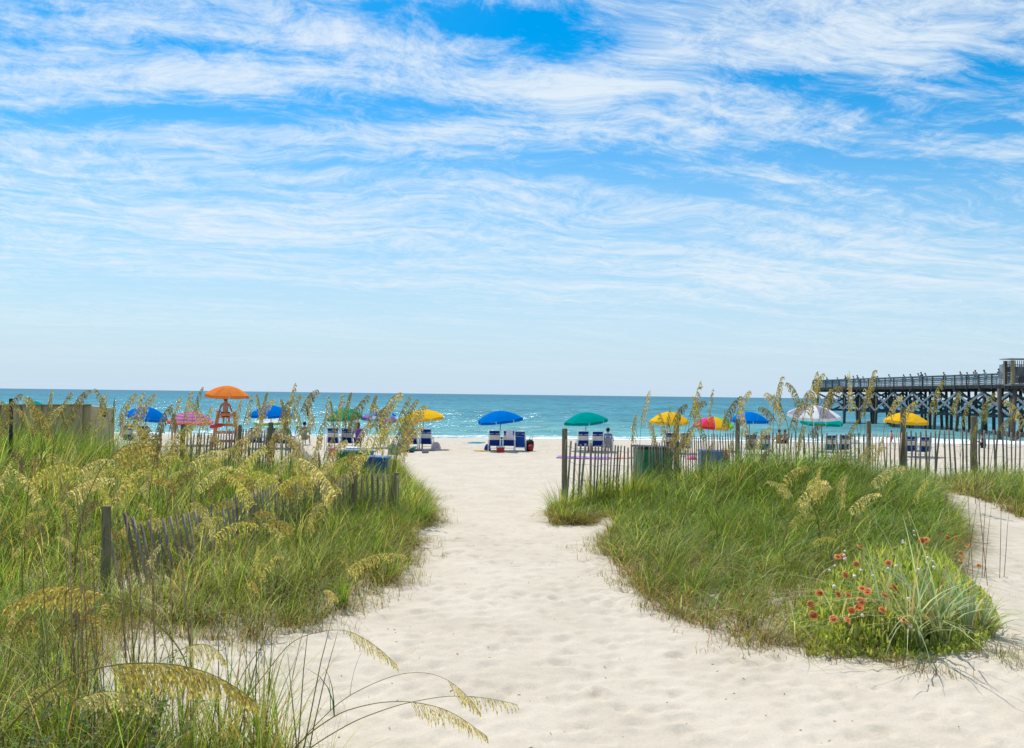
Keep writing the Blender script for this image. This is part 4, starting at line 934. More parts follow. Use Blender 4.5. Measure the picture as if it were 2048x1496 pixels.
def edge_dist(x, y, poly):
    d = np.full(len(x), 1e9)
    for i in range(len(poly)):
        x1, y1 = poly[i]; x2, y2 = poly[(i + 1) % len(poly)]; L2 = (x2 - x1) ** 2 + (y2 - y1) ** 2 + 1e-9
        t = np.clip(((x - x1) * (x2 - x1) + (y - y1) * (y2 - y1)) / L2, 0, 1); d = np.minimum(d, np.hypot(x - x1 - t * (x2 - x1), y - y1 - t * (y2 - y1)))
    return d
def grass_field(name, poly, label, dens, h0, hvar, bend0=.55, strawf=.22, wind=.0, width=.0055, pal=GREEN, edge_h=.5, clump_r=.13, per=26, cover=None, rootc=(.16, .10, .045), wide_far=True, seedv=0, cat=None, brown_patch=.5, hmap=None):
    nclump = int(area(poly) * dens / per); cx, cy = poly_points(poly, nclump, cover); nclump = len(cx)
    ed = np.clip(edge_dist(cx, cy, poly) / .42, 0, 1)
    ch = h0 * (1 + hvar * rng.normal(0, .5, nclump)) * (edge_h + (1 - edge_h) * ed) * (1 + .9 * fbm(cx * 1.3 + seedv, cy * 1.3, 3)); ch = np.clip(ch, .12, h0 * 1.9)
    if hmap is not None: ch = ch * hmap(cx, cy)
    big = fbm(cx * .55 + 9 + seedv, cy * .55 + 4, 3)
    caz = rng.uniform(0, 2 * np.pi, nclump)
    n_ = nclump * per; ci = np.repeat(np.arange(nclump), per)
    az = rng.uniform(0, 2 * np.pi, n_); rr_ = clump_r * rng.random(n_) ** .7
    bx_ = cx[ci] + np.cos(az) * rr_; by_ = cy[ci] + np.sin(az) * rr_
    if cover is not None or True:
        az = az + rng.normal(0, .7, n_)
    lean = .45 + .55 * rng.random(n_); az = np.where(rng.random(n_) < .45, wind + rng.normal(0, .5, n_), az)
    hh = ch[ci] * rng.uniform(.45, 1.12, n_)
    bend = np.clip(bend0 * (.35 + 1.1 * rng.random(n_) ** 1.2) + .25 * (rng.random(n_) < .15), .05, 1.3)
    base = np.stack([bx_, by_, gz(bx_, by_) - .02], 1)
    gi = np.clip((big[ci] * 5 + np.repeat(rng.normal(0, 1.0, nclump), per) + rng.normal(2.3, 1.1, n_)).astype(int), 0, len(pal) - 1)
    cols = pal[gi] * (rng.uniform(.5, 1.4, n_) * np.repeat(rng.uniform(.6, 1.25, nclump), per))[:, None]
    sf = strawf * (1 + brown_patch * 3 * np.clip(-big[ci], -.3, .6)) + .35 * (1 - ed[ci]) * .6
    isst = rng.random(n_) < sf
    cols[isst] = STRAW[rng.integers(0, len(STRAW), isst.sum())] * rng.uniform(.8, 1.25, isst.sum())[:, None]
    hh[isst] *= .72; bend[isst] *= 1.25
    dist = np.maximum(np.hypot(bx_, by_), 3)
    wid = width * rng.uniform(.6, 1.4, n_) * (np.clip(dist / 9, .8, 1.7) if wide_far else 1)
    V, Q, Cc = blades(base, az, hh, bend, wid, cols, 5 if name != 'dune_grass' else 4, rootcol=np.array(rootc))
    o = mesh_np(name, V, Q, M['grass'], colr=Cc); tag(o, label, cat, None, 'stuff'); return o, (cx, cy, ch)
_fp = np.array([(Wp(a, 950, D).x, D) for a, D in ((330, 8.5), (420, 9.2), (480, 9.8), (560, 11.2), (640, 12.4), (710, 13.4), (795, 13.9))])
def lh(x, y):
    '''grass stays short along the near side of the slat fence and grows tall at the back of the dune'''
    fy = np.interp(x, _fp[:, 0], _fp[:, 1]); d = fy - y
    k = 1 - .78 * np.exp(-((d - .5) / .9) ** 2) * (x > _fp[0, 0] - .3) * (x < _fp[-1, 0] + .1)
    return k * (1 + .45 * np.clip((y - 10.5) / 2, 0, 1) * np.clip((-x - 5.5) / 1.5, 0, 1)) * (1 - .40 * np.exp(-((x + 6.2) / 1.9) ** 2 - ((y - 16.2) / 2.4) ** 2)) * (1 + .38 * np.clip((y - 8.5) / 4, 0, 1) * np.clip((-x - 2) / 1.5, 0, 1))
def rh(x, y): return 1 + .50 * np.exp(-((x - 5.6) / 2.4) ** 2 - ((y - 16) / 2.2) ** 2) - .45 * np.exp(-((x - 1.2) / .9) ** 2 - ((y - 14.6) / .8) ** 2)
def arching(poly, label, dens, h0, seedv, wid=.0075, name='arching_grass', bend=.95, cover=None, pal=None, hmap=None):
    return grass_field(name, poly, label, dens, h0, .4, bend, .28, WIND, wid, PALE if pal is None else pal, .75, .10, 8, cover, (.22, .17, .07), True, seedv, hmap=hmap)
WIND = -.25
def GP(lst): return [(lambda g_: (g_.x, g_.y))(G(a, b_)) for a, b_ in lst]

left_edge = GP([(782, 925), (806, 960), (842, 985), (864, 1020), (862, 1052), (812, 1072), (838, 1100), (806, 1135), (790, 1168), (735, 1198), (690, 1222), (600, 1262), (480, 1285), (330, 1272), (200, 1250), (60, 1240)])
left_poly = left_edge + [(-6.2, 6.6), (-9, 7.5), (-17, 19), (-15.2, 22.5), (-11.6, 22.3), (-10.0, 19.5), (-8.2, 20.0), (-7.3, 22.0), (-4.0, 21.5), (-3.0, 20.0)]
WIND = -.25
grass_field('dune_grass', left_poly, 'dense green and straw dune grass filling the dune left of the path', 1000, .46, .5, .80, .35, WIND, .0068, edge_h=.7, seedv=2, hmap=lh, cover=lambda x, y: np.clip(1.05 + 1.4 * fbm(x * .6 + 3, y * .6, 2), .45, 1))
arching(left_poly, 'long pale arching blades over the dune left of the path', 190, .50, 12, wid=.0085, hmap=lh)
right_edge = GP([(1098, 1035), (1115, 1050), (1165, 1050), (1215, 1030), (1240, 1050), (1208, 1082), (1232, 1130), (1262, 1165), (1312, 1205), (1390, 1255), (1500, 1290), (1620, 1296)])
flower_poly = [(2.40, 6.4), (3.2, 6.25), (3.75, 6.4), (4.35, 7.1), (4.8, 8.0), (5.3, 9.4), (4.0, 9.4), (3.0, 8.1), (2.5, 7.2)]
right_poly = right_edge + [(2.45, 6.35), (2.55, 7.2), (3.0, 8.0), (3.9, 9.2), (5.2, 9.3), (5.6, 10.2)] + GP([(1935, 1080), (1900, 1040), (1868, 992), (1820, 950)]) + [(10.2, 21.0), (5.5, 20.6), (3.6, 18.4), (2.5, 16.6), (1.3, 16.0), (.7, 15.2)]
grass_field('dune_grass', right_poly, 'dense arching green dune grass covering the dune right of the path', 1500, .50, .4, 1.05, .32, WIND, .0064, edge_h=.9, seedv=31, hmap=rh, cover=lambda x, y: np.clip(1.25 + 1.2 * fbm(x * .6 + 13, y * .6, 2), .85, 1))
arching(right_poly, 'long pale arching blades over the dune right of the path', 300, .50, 22, wid=.0085, bend=1.25, hmap=rh)
far_poly = GP([(1835, 945), (1885, 985), (1960, 1000), (2048, 1040), (2160, 1062), (2300, 1070)]) + [(19, 17), (19, 21.5), (10.2, 21.2)]
grass_field('dune_grass', far_poly, 'dark windblown dune grass bank beyond the side path at the right edge', 1000, .52, .35, .95, .34, WIND, .005, seedv=77, cover=lambda x, y: np.clip(.9 + 1.2 * fbm(x * .6 + 23, y * .6, 2), .2, 1), rootc=(.14, .08, .05))
arching(far_poly, 'long pale blades over the bank at the right edge', 120, .62, 92)
front_poly = [(-5.2, 3.0), (-4.2, 2.6), (-1.35, 2.6), (-.95, 3.4), (-1.1, 3.9), (-1.6, 4.3), (-2.3, 4.7), (-2.75, 4.95), (-2.9, 6.0), (-3.3, 6.9), (-5.4, 7.2)]
grass_field('dune_grass', front_poly, 'brown and green dune grass in the near left corner', 3000, .40, .4, .60, .30, WIND, .0048, seedv=5, per=18, clump_r=.12, cover=lambda x, y: np.clip(1.0 + 1.2 * fbm(x * 1.1 + 3, y * 1.1, 2), .35, 1), rootc=(.19, .09, .05))
arching(front_poly, 'long arching blades in the near left corner', 130, .62, 55, wid=.0075)
# ragged thin fringe that straggles on to the sand
def fringe(edge, label, n_, spread, seed, h=.16):
    r_ = np.random.default_rng(seed); P_ = np.array(edge); seg = np.hypot(*np.diff(P_, axis=0).T); cum = np.concatenate([[0], np.cumsum(seg)])
    s = r_.uniform(0, cum[-1], n_); nc = r_.normal(0, 1, n_); x = np.interp(s, cum, P_[:, 0]) + nc * spread; y = np.interp(s, cum, P_[:, 1]) + r_.normal(0, 1, n_) * spread
    keep = fbm(x * 1.7 + seed, y * 1.7, 2) > -.05; x, y = x[keep], y[keep]; x = np.repeat(x, 9) + r_.normal(0, .05, len(x) * 9); y = np.repeat(y, 9) + r_.normal(0, .05, len(y) * 9); m_ = len(x)
    cols = np.where(r_.random((m_, 1)) < .5, STRAW[r_.integers(0, 4, m_)], GREEN[r_.integers(0, 6, m_)]) * r_.uniform(.8, 1.2, (m_, 1))
    V, Q, Cc = blades(np.stack([x, y, gz(x, y) - .01], 1), r_.uniform(0, 6.28, m_), h * r_.uniform(.3, 1.3, m_), r_.uniform(.4, 1.3, m_), .0042 * r_.uniform(.6, 1.4, m_), cols, 3, rootcol=np.array((.2, .12, .06)))
    o = mesh_np('grass_fringe', V, Q, M['grass'], colr=Cc); tag(o, label, None, None, 'stuff')
fringe(left_edge, 'sparse straggling grass where the left dune meets the sand', 900, .16, 3)
fringe(right_edge + [(3.3, 6.1), (3.9, 6.3)], 'sparse straggling grass where the right dune meets the sand', 1100, .15, 4)
fringe([(-4.4, 5.3), (-3, 5.15), (-1.8, 4.7), (-1.1, 4.0)], 'sparse straggling grass behind the near left clump', 260, .16, 5)

# separate tufts standing alone on the sand
def tuft(name, label, x, y, n_, h, bend, pal, width=.005, wind=None, group=None, spreadr=.06, straw=.1, segs=4, rootc=(.12, .13, .05), cat='grass tuft'):
    az = rng.uniform(0, 6.28, n_) if wind is None else wind + rng.normal(0, .7, n_); r_ = spreadr * rng.random(n_)
    bx_ = x + np.cos(az) * r_; by_ = y + np.sin(az) * r_
    cols = pal[rng.integers(0, len(pal), n_)] * rng.uniform(.8, 1.2, n_)[:, None]; st_ = rng.random(n_) < straw; cols[st_] = STRAW[rng.integers(0, 2, st_.sum())]
    o_ = np.array([x, y, float(gz(x, y))])
    V, Q, Cc = blades(np.stack([bx_, by_, gz(bx_, by_) - .01], 1) - o_, az, h * rng.uniform(.45, 1.1, n_), np.clip(bend * rng.uniform(.3, 1.6, n_), .03, 1.25), width * rng.uniform(.7, 1.3, n_), cols, segs, rootcol=np.array(rootc))
    o = mesh_np(name, V, Q, M['grass'], colr=Cc); o.location = o_; return tag(o, label, cat, group)
g_ = G(682, 1218); tuft('grass_tuft', 'dark green spiky tuft standing on the sand at the front edge of the left dune', g_.x, g_.y, 90, .42, .5, GREEN[:3], .006)
g_ = G(775, 1165); tuft('grass_tuft', 'thin low tuft leaning over the path from the left dune', g_.x, g_.y, 60, .33, .75, GREEN, .005, 0.0)
g_ = G(835, 1048); tuft('grass_tuft', 'rounded dark tuft beside the path just right of the last left fence post', g_.x, g_.y, 320, .62, .75, GREEN[[0, 4, 3, 1]], .006, spreadr=.28)
g_ = G(820, 1010); tuft('grass_tuft', 'rounded grass cushion behind the last left fence post', g_.x, g_.y, 300, .62, .7, GREEN[[0, 4, 3, 1]], .006, spreadr=.3)
g_ = G(1130, 1030); tuft('grass_tuft', 'leafy grass clump at the foot of the tall post right of the path', g_.x, g_.y + .1, 240, .62, .55, GREEN[[1, 2, 2, 5]], .012, spreadr=.32, straw=.15)
g_ = G(1195, 1020); tuft('grass_tuft', 'bright green leafy clump growing through the first slats of the right fence', g_.x, g_.y + .5, 300, .85, .4, GREEN[[1, 2, 2, 5]], .012, spreadr=.42, straw=.15)
g_ = G(1260, 1020); tuft('grass_tuft', 'yellow green clump growing through the right fence before the green bin', g_.x, g_.y + .6, 240, .80, .4, GREEN[[1, 2, 2, 5]], .011, spreadr=.38, straw=.2)
g_ = G(1150, 1045); tuft('grass_tuft', 'dry reddish brown dead clump on the sand below the first fence slats', g_.x, g_.y, 340, .30, .9, STRAW[[2, 3, 2, 1]], .006, spreadr=.45, straw=.0, rootc=(.1, .05, .03))
g_ = G(1275, 1150); tuft('grass_tuft', 'brown dead clump at the foot of the right dune', g_.x, g_.y, 200, .22, .9, STRAW[[2, 3, 1]], .005, spreadr=.3, straw=.0, rootc=(.1, .05, .03))
# broad pale blades in front of the flowers
for i, (px, py, n_, h_, w_) in enumerate(((1830, 1305, 26, .95, None), (1880, 1300, 34, .85, 1.0), (1950, 1290, 40, .75, 1.8), (1780, 1290, 22, .85, 2.8), (1975, 1280, 30, .45, 0.1), (1700, 1290, 14, .5, 3.0), (1860, 1312, 16, 1.15, 2.9), (1905, 1306, 18, 1.1, 2.3))):
    g_ = G(px, py); tuft('broad_bladed_grass', ('tall sparse blue green broad grass in front of the middle of the flower patch', 'thick blue green broad grass clump at the right front of the flower patch', 'broad pale grass clump leaning right at the corner of the flower patch', 'broad arching blades leaning left across the flower patch', 'low broad grass at the far right corner of the flower patch', 'short pale arching blades at the left front of the flower patch', 'longest broad blades arching left low across the flower patch', 'tall broad blades crossing over the middle of the flower patch')[i],
         g_.x, g_.y + .1, int(n_ * 1.6), h_, .95, BLUEG * 1.7, .0155, w_, None, .10, .12, 7, (.30, .30, .18))

# sea oats
def frame_at(P_, i):
    d = P_[min(i + 1, len(P_) - 1)] - P_[max(i - 1, 0)]; return d / (np.linalg.norm(d) + 1e-9)
def oat_geo(P_, head0, r_, scale=1.0, full=1.0, stemr=.0030, leafy=True, gold=None, fat=1.0):
    """P_: polyline (n,3) from root to tip; the seed head hangs from index head0 on. returns three (V,Q,C)"""
    P_ = np.asarray(P_, float); n_ = len(P_); k = 4; V = []; Cc = []; side = np.array([0, 1.0, 0]); d0 = frame_at(P_, 0)
    for i in range(n_):
        d = frame_at(P_, i); a = np.cross(d, [0.3, 1, .1]); a /= np.linalg.norm(a); b_ = np.cross(d, a); rad = stemr * scale * (1 - .72 * i / n_)
        for q in range(k): V.append(P_[i] + (a * math.cos(q * math.pi / 2) + b_ * math.sin(q * math.pi / 2)) * rad)
        t = i / n_; Cc += [np.array((.30, .20, .09)) * (1 - t) + np.array((.30, .34, .10)) * t] * k
    Q = [(i * k + q, i * k + (q + 1) % k, (i + 1) * k + (q + 1) % k, (i + 1) * k + q) for i in range(n_ - 1) for q in range(k)]
    stem = (np.array(V), np.array(Q), np.array(Cc))
    V = []; Q = []; Cc = []; gold = gold if gold is not None else np.array((.42, .34, .10))
    seg = np.linalg.norm(np.diff(P_[head0:], axis=0), axis=1); cum = np.concatenate([[0], np.cumsum(seg)]); L = cum[-1]; nb_ = int((25 * full) * max(.6, L / .38))
    for b_ in range(nb_):
        s = L * (b_ + r_.random() * .6) / nb_; base = np.array([np.interp(s, cum, P_[head0:, c]) for c in range(3)])
        ii = min(head0 + int(np.searchsorted(cum, s)), n_ - 1); d = frame_at(P_, ii); u = s / L
        L1 = (.105 * (1 - u) ** .55 + .030) * scale * r_.uniform(.6, 1.15) * (min(1, u * 5 + .5))
        sd_ = np.array((r_.gauss(0, .35), r_.gauss(0, .35), 0)); nsp = max(3, int(L1 / (.0085 * scale)))
        v = d * .75 + sd_ * .30; v /= np.linalg.norm(v); p = base.copy()
        for q in range(nsp):
            f = q / nsp; v = v + np.array((0, 0, -1.0)) * .30; v /= np.linalg.norm(v); p = p + v * L1 / nsp
            sl = .019 * scale * r_.uniform(.75, 1.25); sw = .0045 * fat * scale * r_.uniform(.8, 1.3)
            dr = v * 1.0 + np.array((r_.gauss(0, .22), r_.gauss(0, .22), -.15)); dr /= np.linalg.norm(dr); sv = np.cross(dr, [r_.gauss(0, 1), r_.gauss(0, 1), r_.gauss(0, .3)]); sv /= np.linalg.norm(sv) + 1e-9
            i0 = len(V); V += [p, p + dr * sl * .45 + sv * sw, p + dr * sl, p + dr * sl * .45 - sv * sw]; Q.append((i0, i0 + 1, i0 + 2, i0 + 3)); c = gold * r_.uniform(.6, 1.5) + np.array((.03, -.01, 0)) * r_.gauss(0, 1); Cc += [np.clip(c, .01, 1)] * 4
        i0 = len(V); w_ = np.array((.001, .001, 0)); V += [base - w_, base + w_, p + w_, p - w_]; Q.append((i0, i0 + 1, i0 + 2, i0 + 3)); Cc += [gold * .8] * 4
    head = (np.array(V), np.array(Q), np.array(Cc)); leaf = None
    if leafy:
        nl = r_.randint(2, 4); bs = []; azs = []
        for _ in range(nl): i = r_.randint(0, max(1, int(head0 * .55))); bs.append(P_[i]); azs.append(r_.uniform(0, 6.28))
        rr2 = np.array([r_.uniform(.25, .5) for _ in bs]) * scale
        leaf = blades(np.array(bs), np.array(azs), rr2, np.array([r_.uniform(.4, 1.1) for _ in bs]), np.full(nl, .007 * scale), np.array([GREEN[r_.randint(0, 5)] for _ in bs]), 5)
    return stem, head, leaf
def build_oat(geo, label, loc, group, name='sea_oats'):
    t = thing(name, label, 'sea oats', loc, 0, group)
    for nm, g_, m_ in (('stem', geo[0], M['grass']), ('seed_head', geo[1], M['seed']), ('leaves', geo[2], M['grass'])):
        if g_ is not None and len(g_[0]): mesh_np(nm, g_[0], g_[1], m_, t, colr=g_[2])
    return t
def arc_line(H, th0, th1, p, headlen, n_=22, yaw=0.0):
    L = H * 1.08; s = np.linspace(0, 1, n_); th = th0 + (th1 - th0) * s ** p; x = np.concatenate([[0], np.cumsum(np.sin(th[:-1]) * L / (n_ - 1))]); z = np.concatenate([[0], np.cumsum(np.cos(th[:-1]) * L / (n_ - 1))])
    h0_ = int(n_ * (1 - headlen / L)); return np.stack([x, .04 * np.sin(s * 3 + yaw) * H, z], 1), h0_
variants = []
vr = random.Random(21)
GOLD = [np.array((.58, .50, .19)), np.array((.47, .43, .17)), np.array((.68, .60, .32)), np.array((.40, .34, .18))]
for k in range(16):
    th1 = R([35, 60, 85, 105, 120, 50, 75, 95, 130, 110, 45, 70, 90, 115, 30, 100][k])
    P_, h0_ = arc_line(1.0, R(vr.uniform(-4, 8)), th1, vr.uniform(2.2, 4.2), vr.uniform(.30, .42) , yaw=k)
    top = P_[:, 2].max(); variants.append(dict(geo=oat_geo(P_, h0_, vr, 1.0, 1.3, .0050, leafy=True, gold=(GOLD[k % 4] * np.array((.80, .76, .74))), fat=1.4), top=top, hx=P_[h0_ + 3:, 0].mean(), obj=None, steep=th1))
for k in range(12):
    th1 = R([88, 105, 70, 118, 98, 60, 110, 80, 125, 92, 66, 102][k])
    P_, h0_ = arc_line(1.0, R(vr.uniform(-6, 14)), th1, vr.uniform(1.7, 3.0), vr.uniform(.38, .50), yaw=k, n_=26)
    top = P_[:, 2].max(); variants.append(dict(geo=oat_geo(P_, h0_, vr, 1.05, 1.05, leafy=True, gold=[GOLD[0], GOLD[2], np.array((.60, .55, .17))][k % 3]), top=top, hx=P_[h0_ + 3:, 0].mean(), obj=None, steep=th1))
BV = list(range(16, 28))
ORD = 'first second third fourth fifth sixth seventh eighth ninth tenth eleventh twelfth thirteenth fourteenth fifteenth sixteenth seventeenth eighteenth nineteenth twentieth'.split()
ORD += ['twenty-' + o_ for o_ in ORD[:9]] + ['thirtieth'] + ['thirty-' + o_ for o_ in ORD[:9]] + ['fortieth'] + ['forty-' + o_ for o_ in ORD[:9]]
def number_off(items, template):
    '''items: (px, object) ; template has one {} for the ordinal counted from the left'''
    for k, (_, o_) in enumerate(sorted(items, key=lambda q: q[0])): o_['label'] = template.format(ORD[min(k, len(ORD) - 1)])
OAT_ALL = []
MARKS = [(235, 'the tan plywood wall'), (335, 'the leftmost blue umbrella'), (430, 'the striped umbrella'), (492, 'the lifeguard stand'), (592, 'the blue umbrella beside the lifeguard'), (648, 'the gap before the green umbrella'), (728, 'the green umbrella'), (800, 'the patchwork umbrella'), (1100, 'the yellow umbrella by the path'),
         (1300, 'the green bin'), (1385, 'the yellow umbrella above the bin'), (1460, 'the pink and yellow umbrella'), (1545, 'the rightmost blue umbrella'), (1690, 'the white umbrella'), (1770, 'the seaward part of the pier'), (1870, 'the yellow umbrella by the pier'), (4000, 'the right end of the pier')]
def label_oats():
    b = {}
    for px, py, o_ in OAT_ALL:
        mk = next(n_ for e, n_ in MARKS if px < e); bd = 'on the skyline over' if py < 812 else 'just before' if py < 880 else 'in the grass below' if py < 985 else 'low and near below'
        b.setdefault((bd, mk), []).append((px, o_))
    for (bd, mk), l_ in b.items(): number_off(l_, 'sea oats, {} from left, ' + bd + ' ' + mk)
def oats(label, group, n_, pxr, pyr, Dr, seed, sizer=(.8, 1.05), pick=None, wind=0.0, spread=.8, pts=None, dens=None):
    r_ = random.Random(seed); lst = []
    for i in range(len(pts) if pts else n_):
        for _try in range(40):
            if pts:
                px, py = pts[i]; D = r_.uniform(*Dr) + _try * .12 * (1 if _try % 2 else -1)
            else:
                px = r_.uniform(*pxr); py = r_.uniform(*(pyr(px) if callable(pyr) else pyr)); D = r_.uniform(*(Dr(px, py) if callable(Dr) else Dr))
            v = variants[r_.choice(pick) if pick else r_.randrange(16)]
            tip = Wp(px, py, D); az = (wind if r_.random() < .75 else wind + math.pi) + r_.gauss(0, spread)
            g0 = float(gz(tip.x, tip.y)); H = tip.z - g0
            if H < .35: continue
            sc = H / v['top']; hs = min(sc, sizer[1]) if sc > sizer[1] else sc
            bx_ = tip.x - math.cos(az) * v['hx'] * sc * .9; by_ = tip.y - math.sin(az) * v['hx'] * sc * .9
            g1 = float(gz(bx_, by_)); sc = (tip.z - g1) / v['top']
            if sc < .35 or sc > 2.2 : continue
            if dens and not dens(bx_, by_): continue
            break
        else: continue
        if v['obj'] is None: o = v['obj'] = build_oat(v['geo'], label, (0, 0, 0), group)
        else: o = copy_tree(v['obj'])
        hsc = min(max(sc, .55), 1.25) if sc < 1 else 1 + (sc - 1) * .35
        o.location = (bx_, by_, g1 - .02); o.rotation_euler = (0, 0, az); o.scale = (hsc if sc > 1 else sc, hsc if sc > 1 else sc, sc)
        o['label'] = label; o['group'] = group
        lst.append(o); OAT_ALL.append((px, py, o))
    return lst
LP_ = lambda x, y: inpoly(np.array([x]), np.array([y]), left_poly)[0]
RP_ = lambda x, y: inpoly(np.array([x]), np.array([y]), right_poly)[0]
TALL = [0, 1, 5, 6, 10, 11, 14, 2, 12, 7]
wallp = [(32, 785), (56, 791), (70, 791), (96, 778), (138, 784), (185, 778), (192, 776), (8, 800), (212, 787), (216, 797), (120, 808), (160, 800), (45, 815), (84, 812), (150, 825), (105, 838), (20, 836), (178, 832), (60, 850), (200, 845)]
oats('tall sea oats in front of the tan plywood wall at the far left', 'sea oats before the tan wall', 0, None, None, (12, 18), 9, pick=TALL, dens=LP_, pts=wallp)
skyl = [(234, 793), (271, 784), (289, 785), (307, 785), (339, 807), (361, 793), (377, 784), (340, 812), (385, 800), (407, 773), (479, 799), (500, 790), (512, 785), (528, 782), (544, 797), (571, 795), (580, 789), (596, 767), (606, 786), (618, 792), (638, 777), (654, 791), (667, 799), (680, 790), (695, 782), (729, 788), (746, 788), (752, 805), (712, 812), (600, 820), (625, 830), (650, 835), (565, 835), (262, 830), (420, 812)]
oats('tall golden sea oats standing against the sea above the left dune', 'sea oats on the back of the left dune', 0, None, None, (12.5, 17), 1, pick=TALL, dens=LP_, pts=skyl)
oats('sea oats with heads level with the umbrellas in the left dune', 'sea oats below the skyline of the left dune', 30, (240, 760), (840, 900), (9, 15), 11, pick=TALL + BV[:4], dens=LP_)
clump = [(800, 782), (815, 792), (830, 797), (851, 807), (790, 806), (822, 815), (840, 826), (805, 830), (811, 846), (780, 835), (835, 850), (770, 850), (795, 862)]
oats('sea oats in the clump leaning right before the yellow umbrella', 'sea oats in the clump by the path', 0, None, None, (12.0, 13.6), 12, pick=[1, 2, 5, 6, 7, 17, 18], spread=.25, wind=.05, pts=clump, dens=lambda x, y: x / y < -.135)
oats('golden arching sea oats in the thick grass of the left dune', 'sea oats in the left dune', 96, (-20, 720), lambda px: (880, 1110) if px < 560 else (890, 1010), lambda px, py: (5.6, 9.2) if py > 970 else (7.5, 12.5), 2, pick=BV + [3, 4, 8], spread=1.0, dens=LP_)
rtips = [(1299, 781), (1274, 826), (1344, 812), (1357, 814), (1401, 763), (1430, 778), (1471, 790), (1392, 793), (1415, 800), (1375, 806), (1500, 779), (1538, 783), (1553, 769), (1486, 796), (1560, 753), (1584, 763), (1637, 744), (1646, 744), (1703, 742), (1744, 740), (1622, 778), (1656, 778), (1690, 770), (1742, 770), (1450, 815), (1325, 825), (1520, 812), (1600, 800)]
oats('tall pale sea oats rising over the slats of the right fence', 'sea oats on the back of the right dune', 0, None, None, (12.5, 17.5), 3, pick=TALL + [3], dens=RP_, pts=rtips)
oats('sea oats with heads at the height of the right fence slats', 'sea oats along the right fence', 22, (1290, 1780), (835, 905), (13.0, 17.5), 13, pick=TALL, dens=RP_)
oats('golden sea oats in the green grass of the right dune', 'sea oats in the right dune', 17, (1560, 1850), (915, 1070), (8.5, 12.5), 4, pick=BV, dens=RP_)
ptips = [(1797, 789), (1827, 800), (1885, 760), (1915, 781), (1988, 784), (2014, 798), (1954, 843), (2026, 831), (1940, 800)]
oats('sea oats leaning before the pier piles at the right', 'sea oats before the pier', 0, None, None, (15.0, 18.5), 5, pick=[1, 2, 5, 6, 7, 17], wind=0, spread=.4, pts=ptips)
oats('sea oats bending over the near left corner grass', 'sea oats in the near left corner', 5, (0, 200), (1090, 1250), (4.2, 5.2), 6, dens=lambda x, y: y > 3)

label_oats()
# single foreground stalks that arch over the sand
def bez(pts, D, n_=26):
    W = [Wp(a, b_, D) for a, b_ in pts]; g_ = gxy(W[0].x, D)
    if W[0].z > g_.z + .05: W = [Vector((W[0].x - (W[1].x - W[0].x) * .25, D, g_.z - .02))] + W
    P_ = np.array([tuple(p) for p in W]); seg = np.linalg.norm(np.diff(P_, axis=0), axis=1); cum = np.concatenate([[0], np.cumsum(seg)])
    s = np.linspace(0, cum[-1], n_); L_ = np.stack([np.interp(s, cum, P_[:, c]) for c in range(3)], 1)
    for _ in range(3): L_[1:-1] = (L_[:-2] + 2 * L_[1:-1] + L_[2:]) / 4
    L_[:, 1] += .10 * np.sin(np.linspace(0, 2.2, n_)); return L_
heroes = [
 ([(440, 1480), (500, 1385), (573, 1291), (632, 1272), (676, 1269), (699, 1274), (723, 1288), (752, 1306), (790, 1341)], .76, 4.3, .75, 1.0, 'single arching stalk with its seed head over the sand, topmost of the four reaching right'),
 ([(560, 1540), (608, 1476), (676, 1411), (734, 1382), (793, 1360), (846, 1357), (881, 1366), (913, 1385), (934, 1406), (961, 1441)], .80, 4.1, .62, 1.1, 'high arching stalk reaching right with a short drooping seed head'),
 ([(540, 1560), (626, 1495), (705, 1452), (793, 1423), (881, 1407), (940, 1406), (969, 1410), (1004, 1414), (1036, 1422)], .76, 4.15, .8, .6, 'flat arching stalk with the rightmost seed head over the sand'),
 ([(520, 1570), (611, 1476), (676, 1435), (749, 1419), (808, 1417), (837, 1422), (875, 1429), (910, 1444), (972, 1486)], .66, 4.0, .85, 1.0, 'lowest arching stalk with a heavy seed head over the sand'),
 ([(-60, 1560), (0, 1466), (49, 1412), (122, 1361), (220, 1341), (293, 1340), (342, 1344), (391, 1356), (439, 1375), (500, 1418)], .56, 3.6, 1.35, 1.5, 'largest pale seed head hanging in the near left corner'),
 ([(190, 1540), (195, 1496), (234, 1412), (293, 1341), (366, 1300), (400, 1298), (425, 1312), (440, 1335)], .76, 3.9, .75, 1.1, 'pale seed head on a straight slanting stalk above the largest one'),
 ([(20, 1520), (60, 1460), (110, 1425), (150, 1405), (195, 1397), (240, 1403), (280, 1420), (298, 1436)], .60, 3.6, .8, 1.1, 'seed head drooping below the largest one at the lower left'),
 ([(-30, 1460), (0, 1430), (50, 1390), (75, 1373), (98, 1372), (120, 1390), (138, 1422)], .55, 3.7, .8, 1.2, 'small seed head drooping at the far lower left'),
 ([(400, 1470), (385, 1380), (350, 1300), (281, 1236), (210, 1200), (146, 1183), (90, 1177), (40, 1190), (-5, 1222)], .62, 4.6, 1.3, 1.4, 'long seed head bending left over the grass in the near left corner'),
 ([(430, 1480), (480, 1350), (549, 1256), (618, 1200), (669, 1154), (714, 1124), (745, 1112), (775, 1108), (805, 1114)], .76, 4.8, .75, 1.1, 'bright yellow seed head on a long slanting stalk over the edge of the path'),
 ([(560, 1500), (575, 1380), (592, 1290), (615, 1225), (632, 1190), (645, 1180), (657, 1185), (668, 1200)], .86, 4.7, .7, 1.2, 'yellow seed head on an upright stalk above the bare sand gap'),
 ([(500, 1500), (490, 1380), (492, 1240), (480, 1190), (488, 1160), (500, 1165), (510, 1190)], .82, 4.9, .6, 1.1, 'short yellow seed head on an upright stalk left of the sand gap')]
hr = random.Random(5)
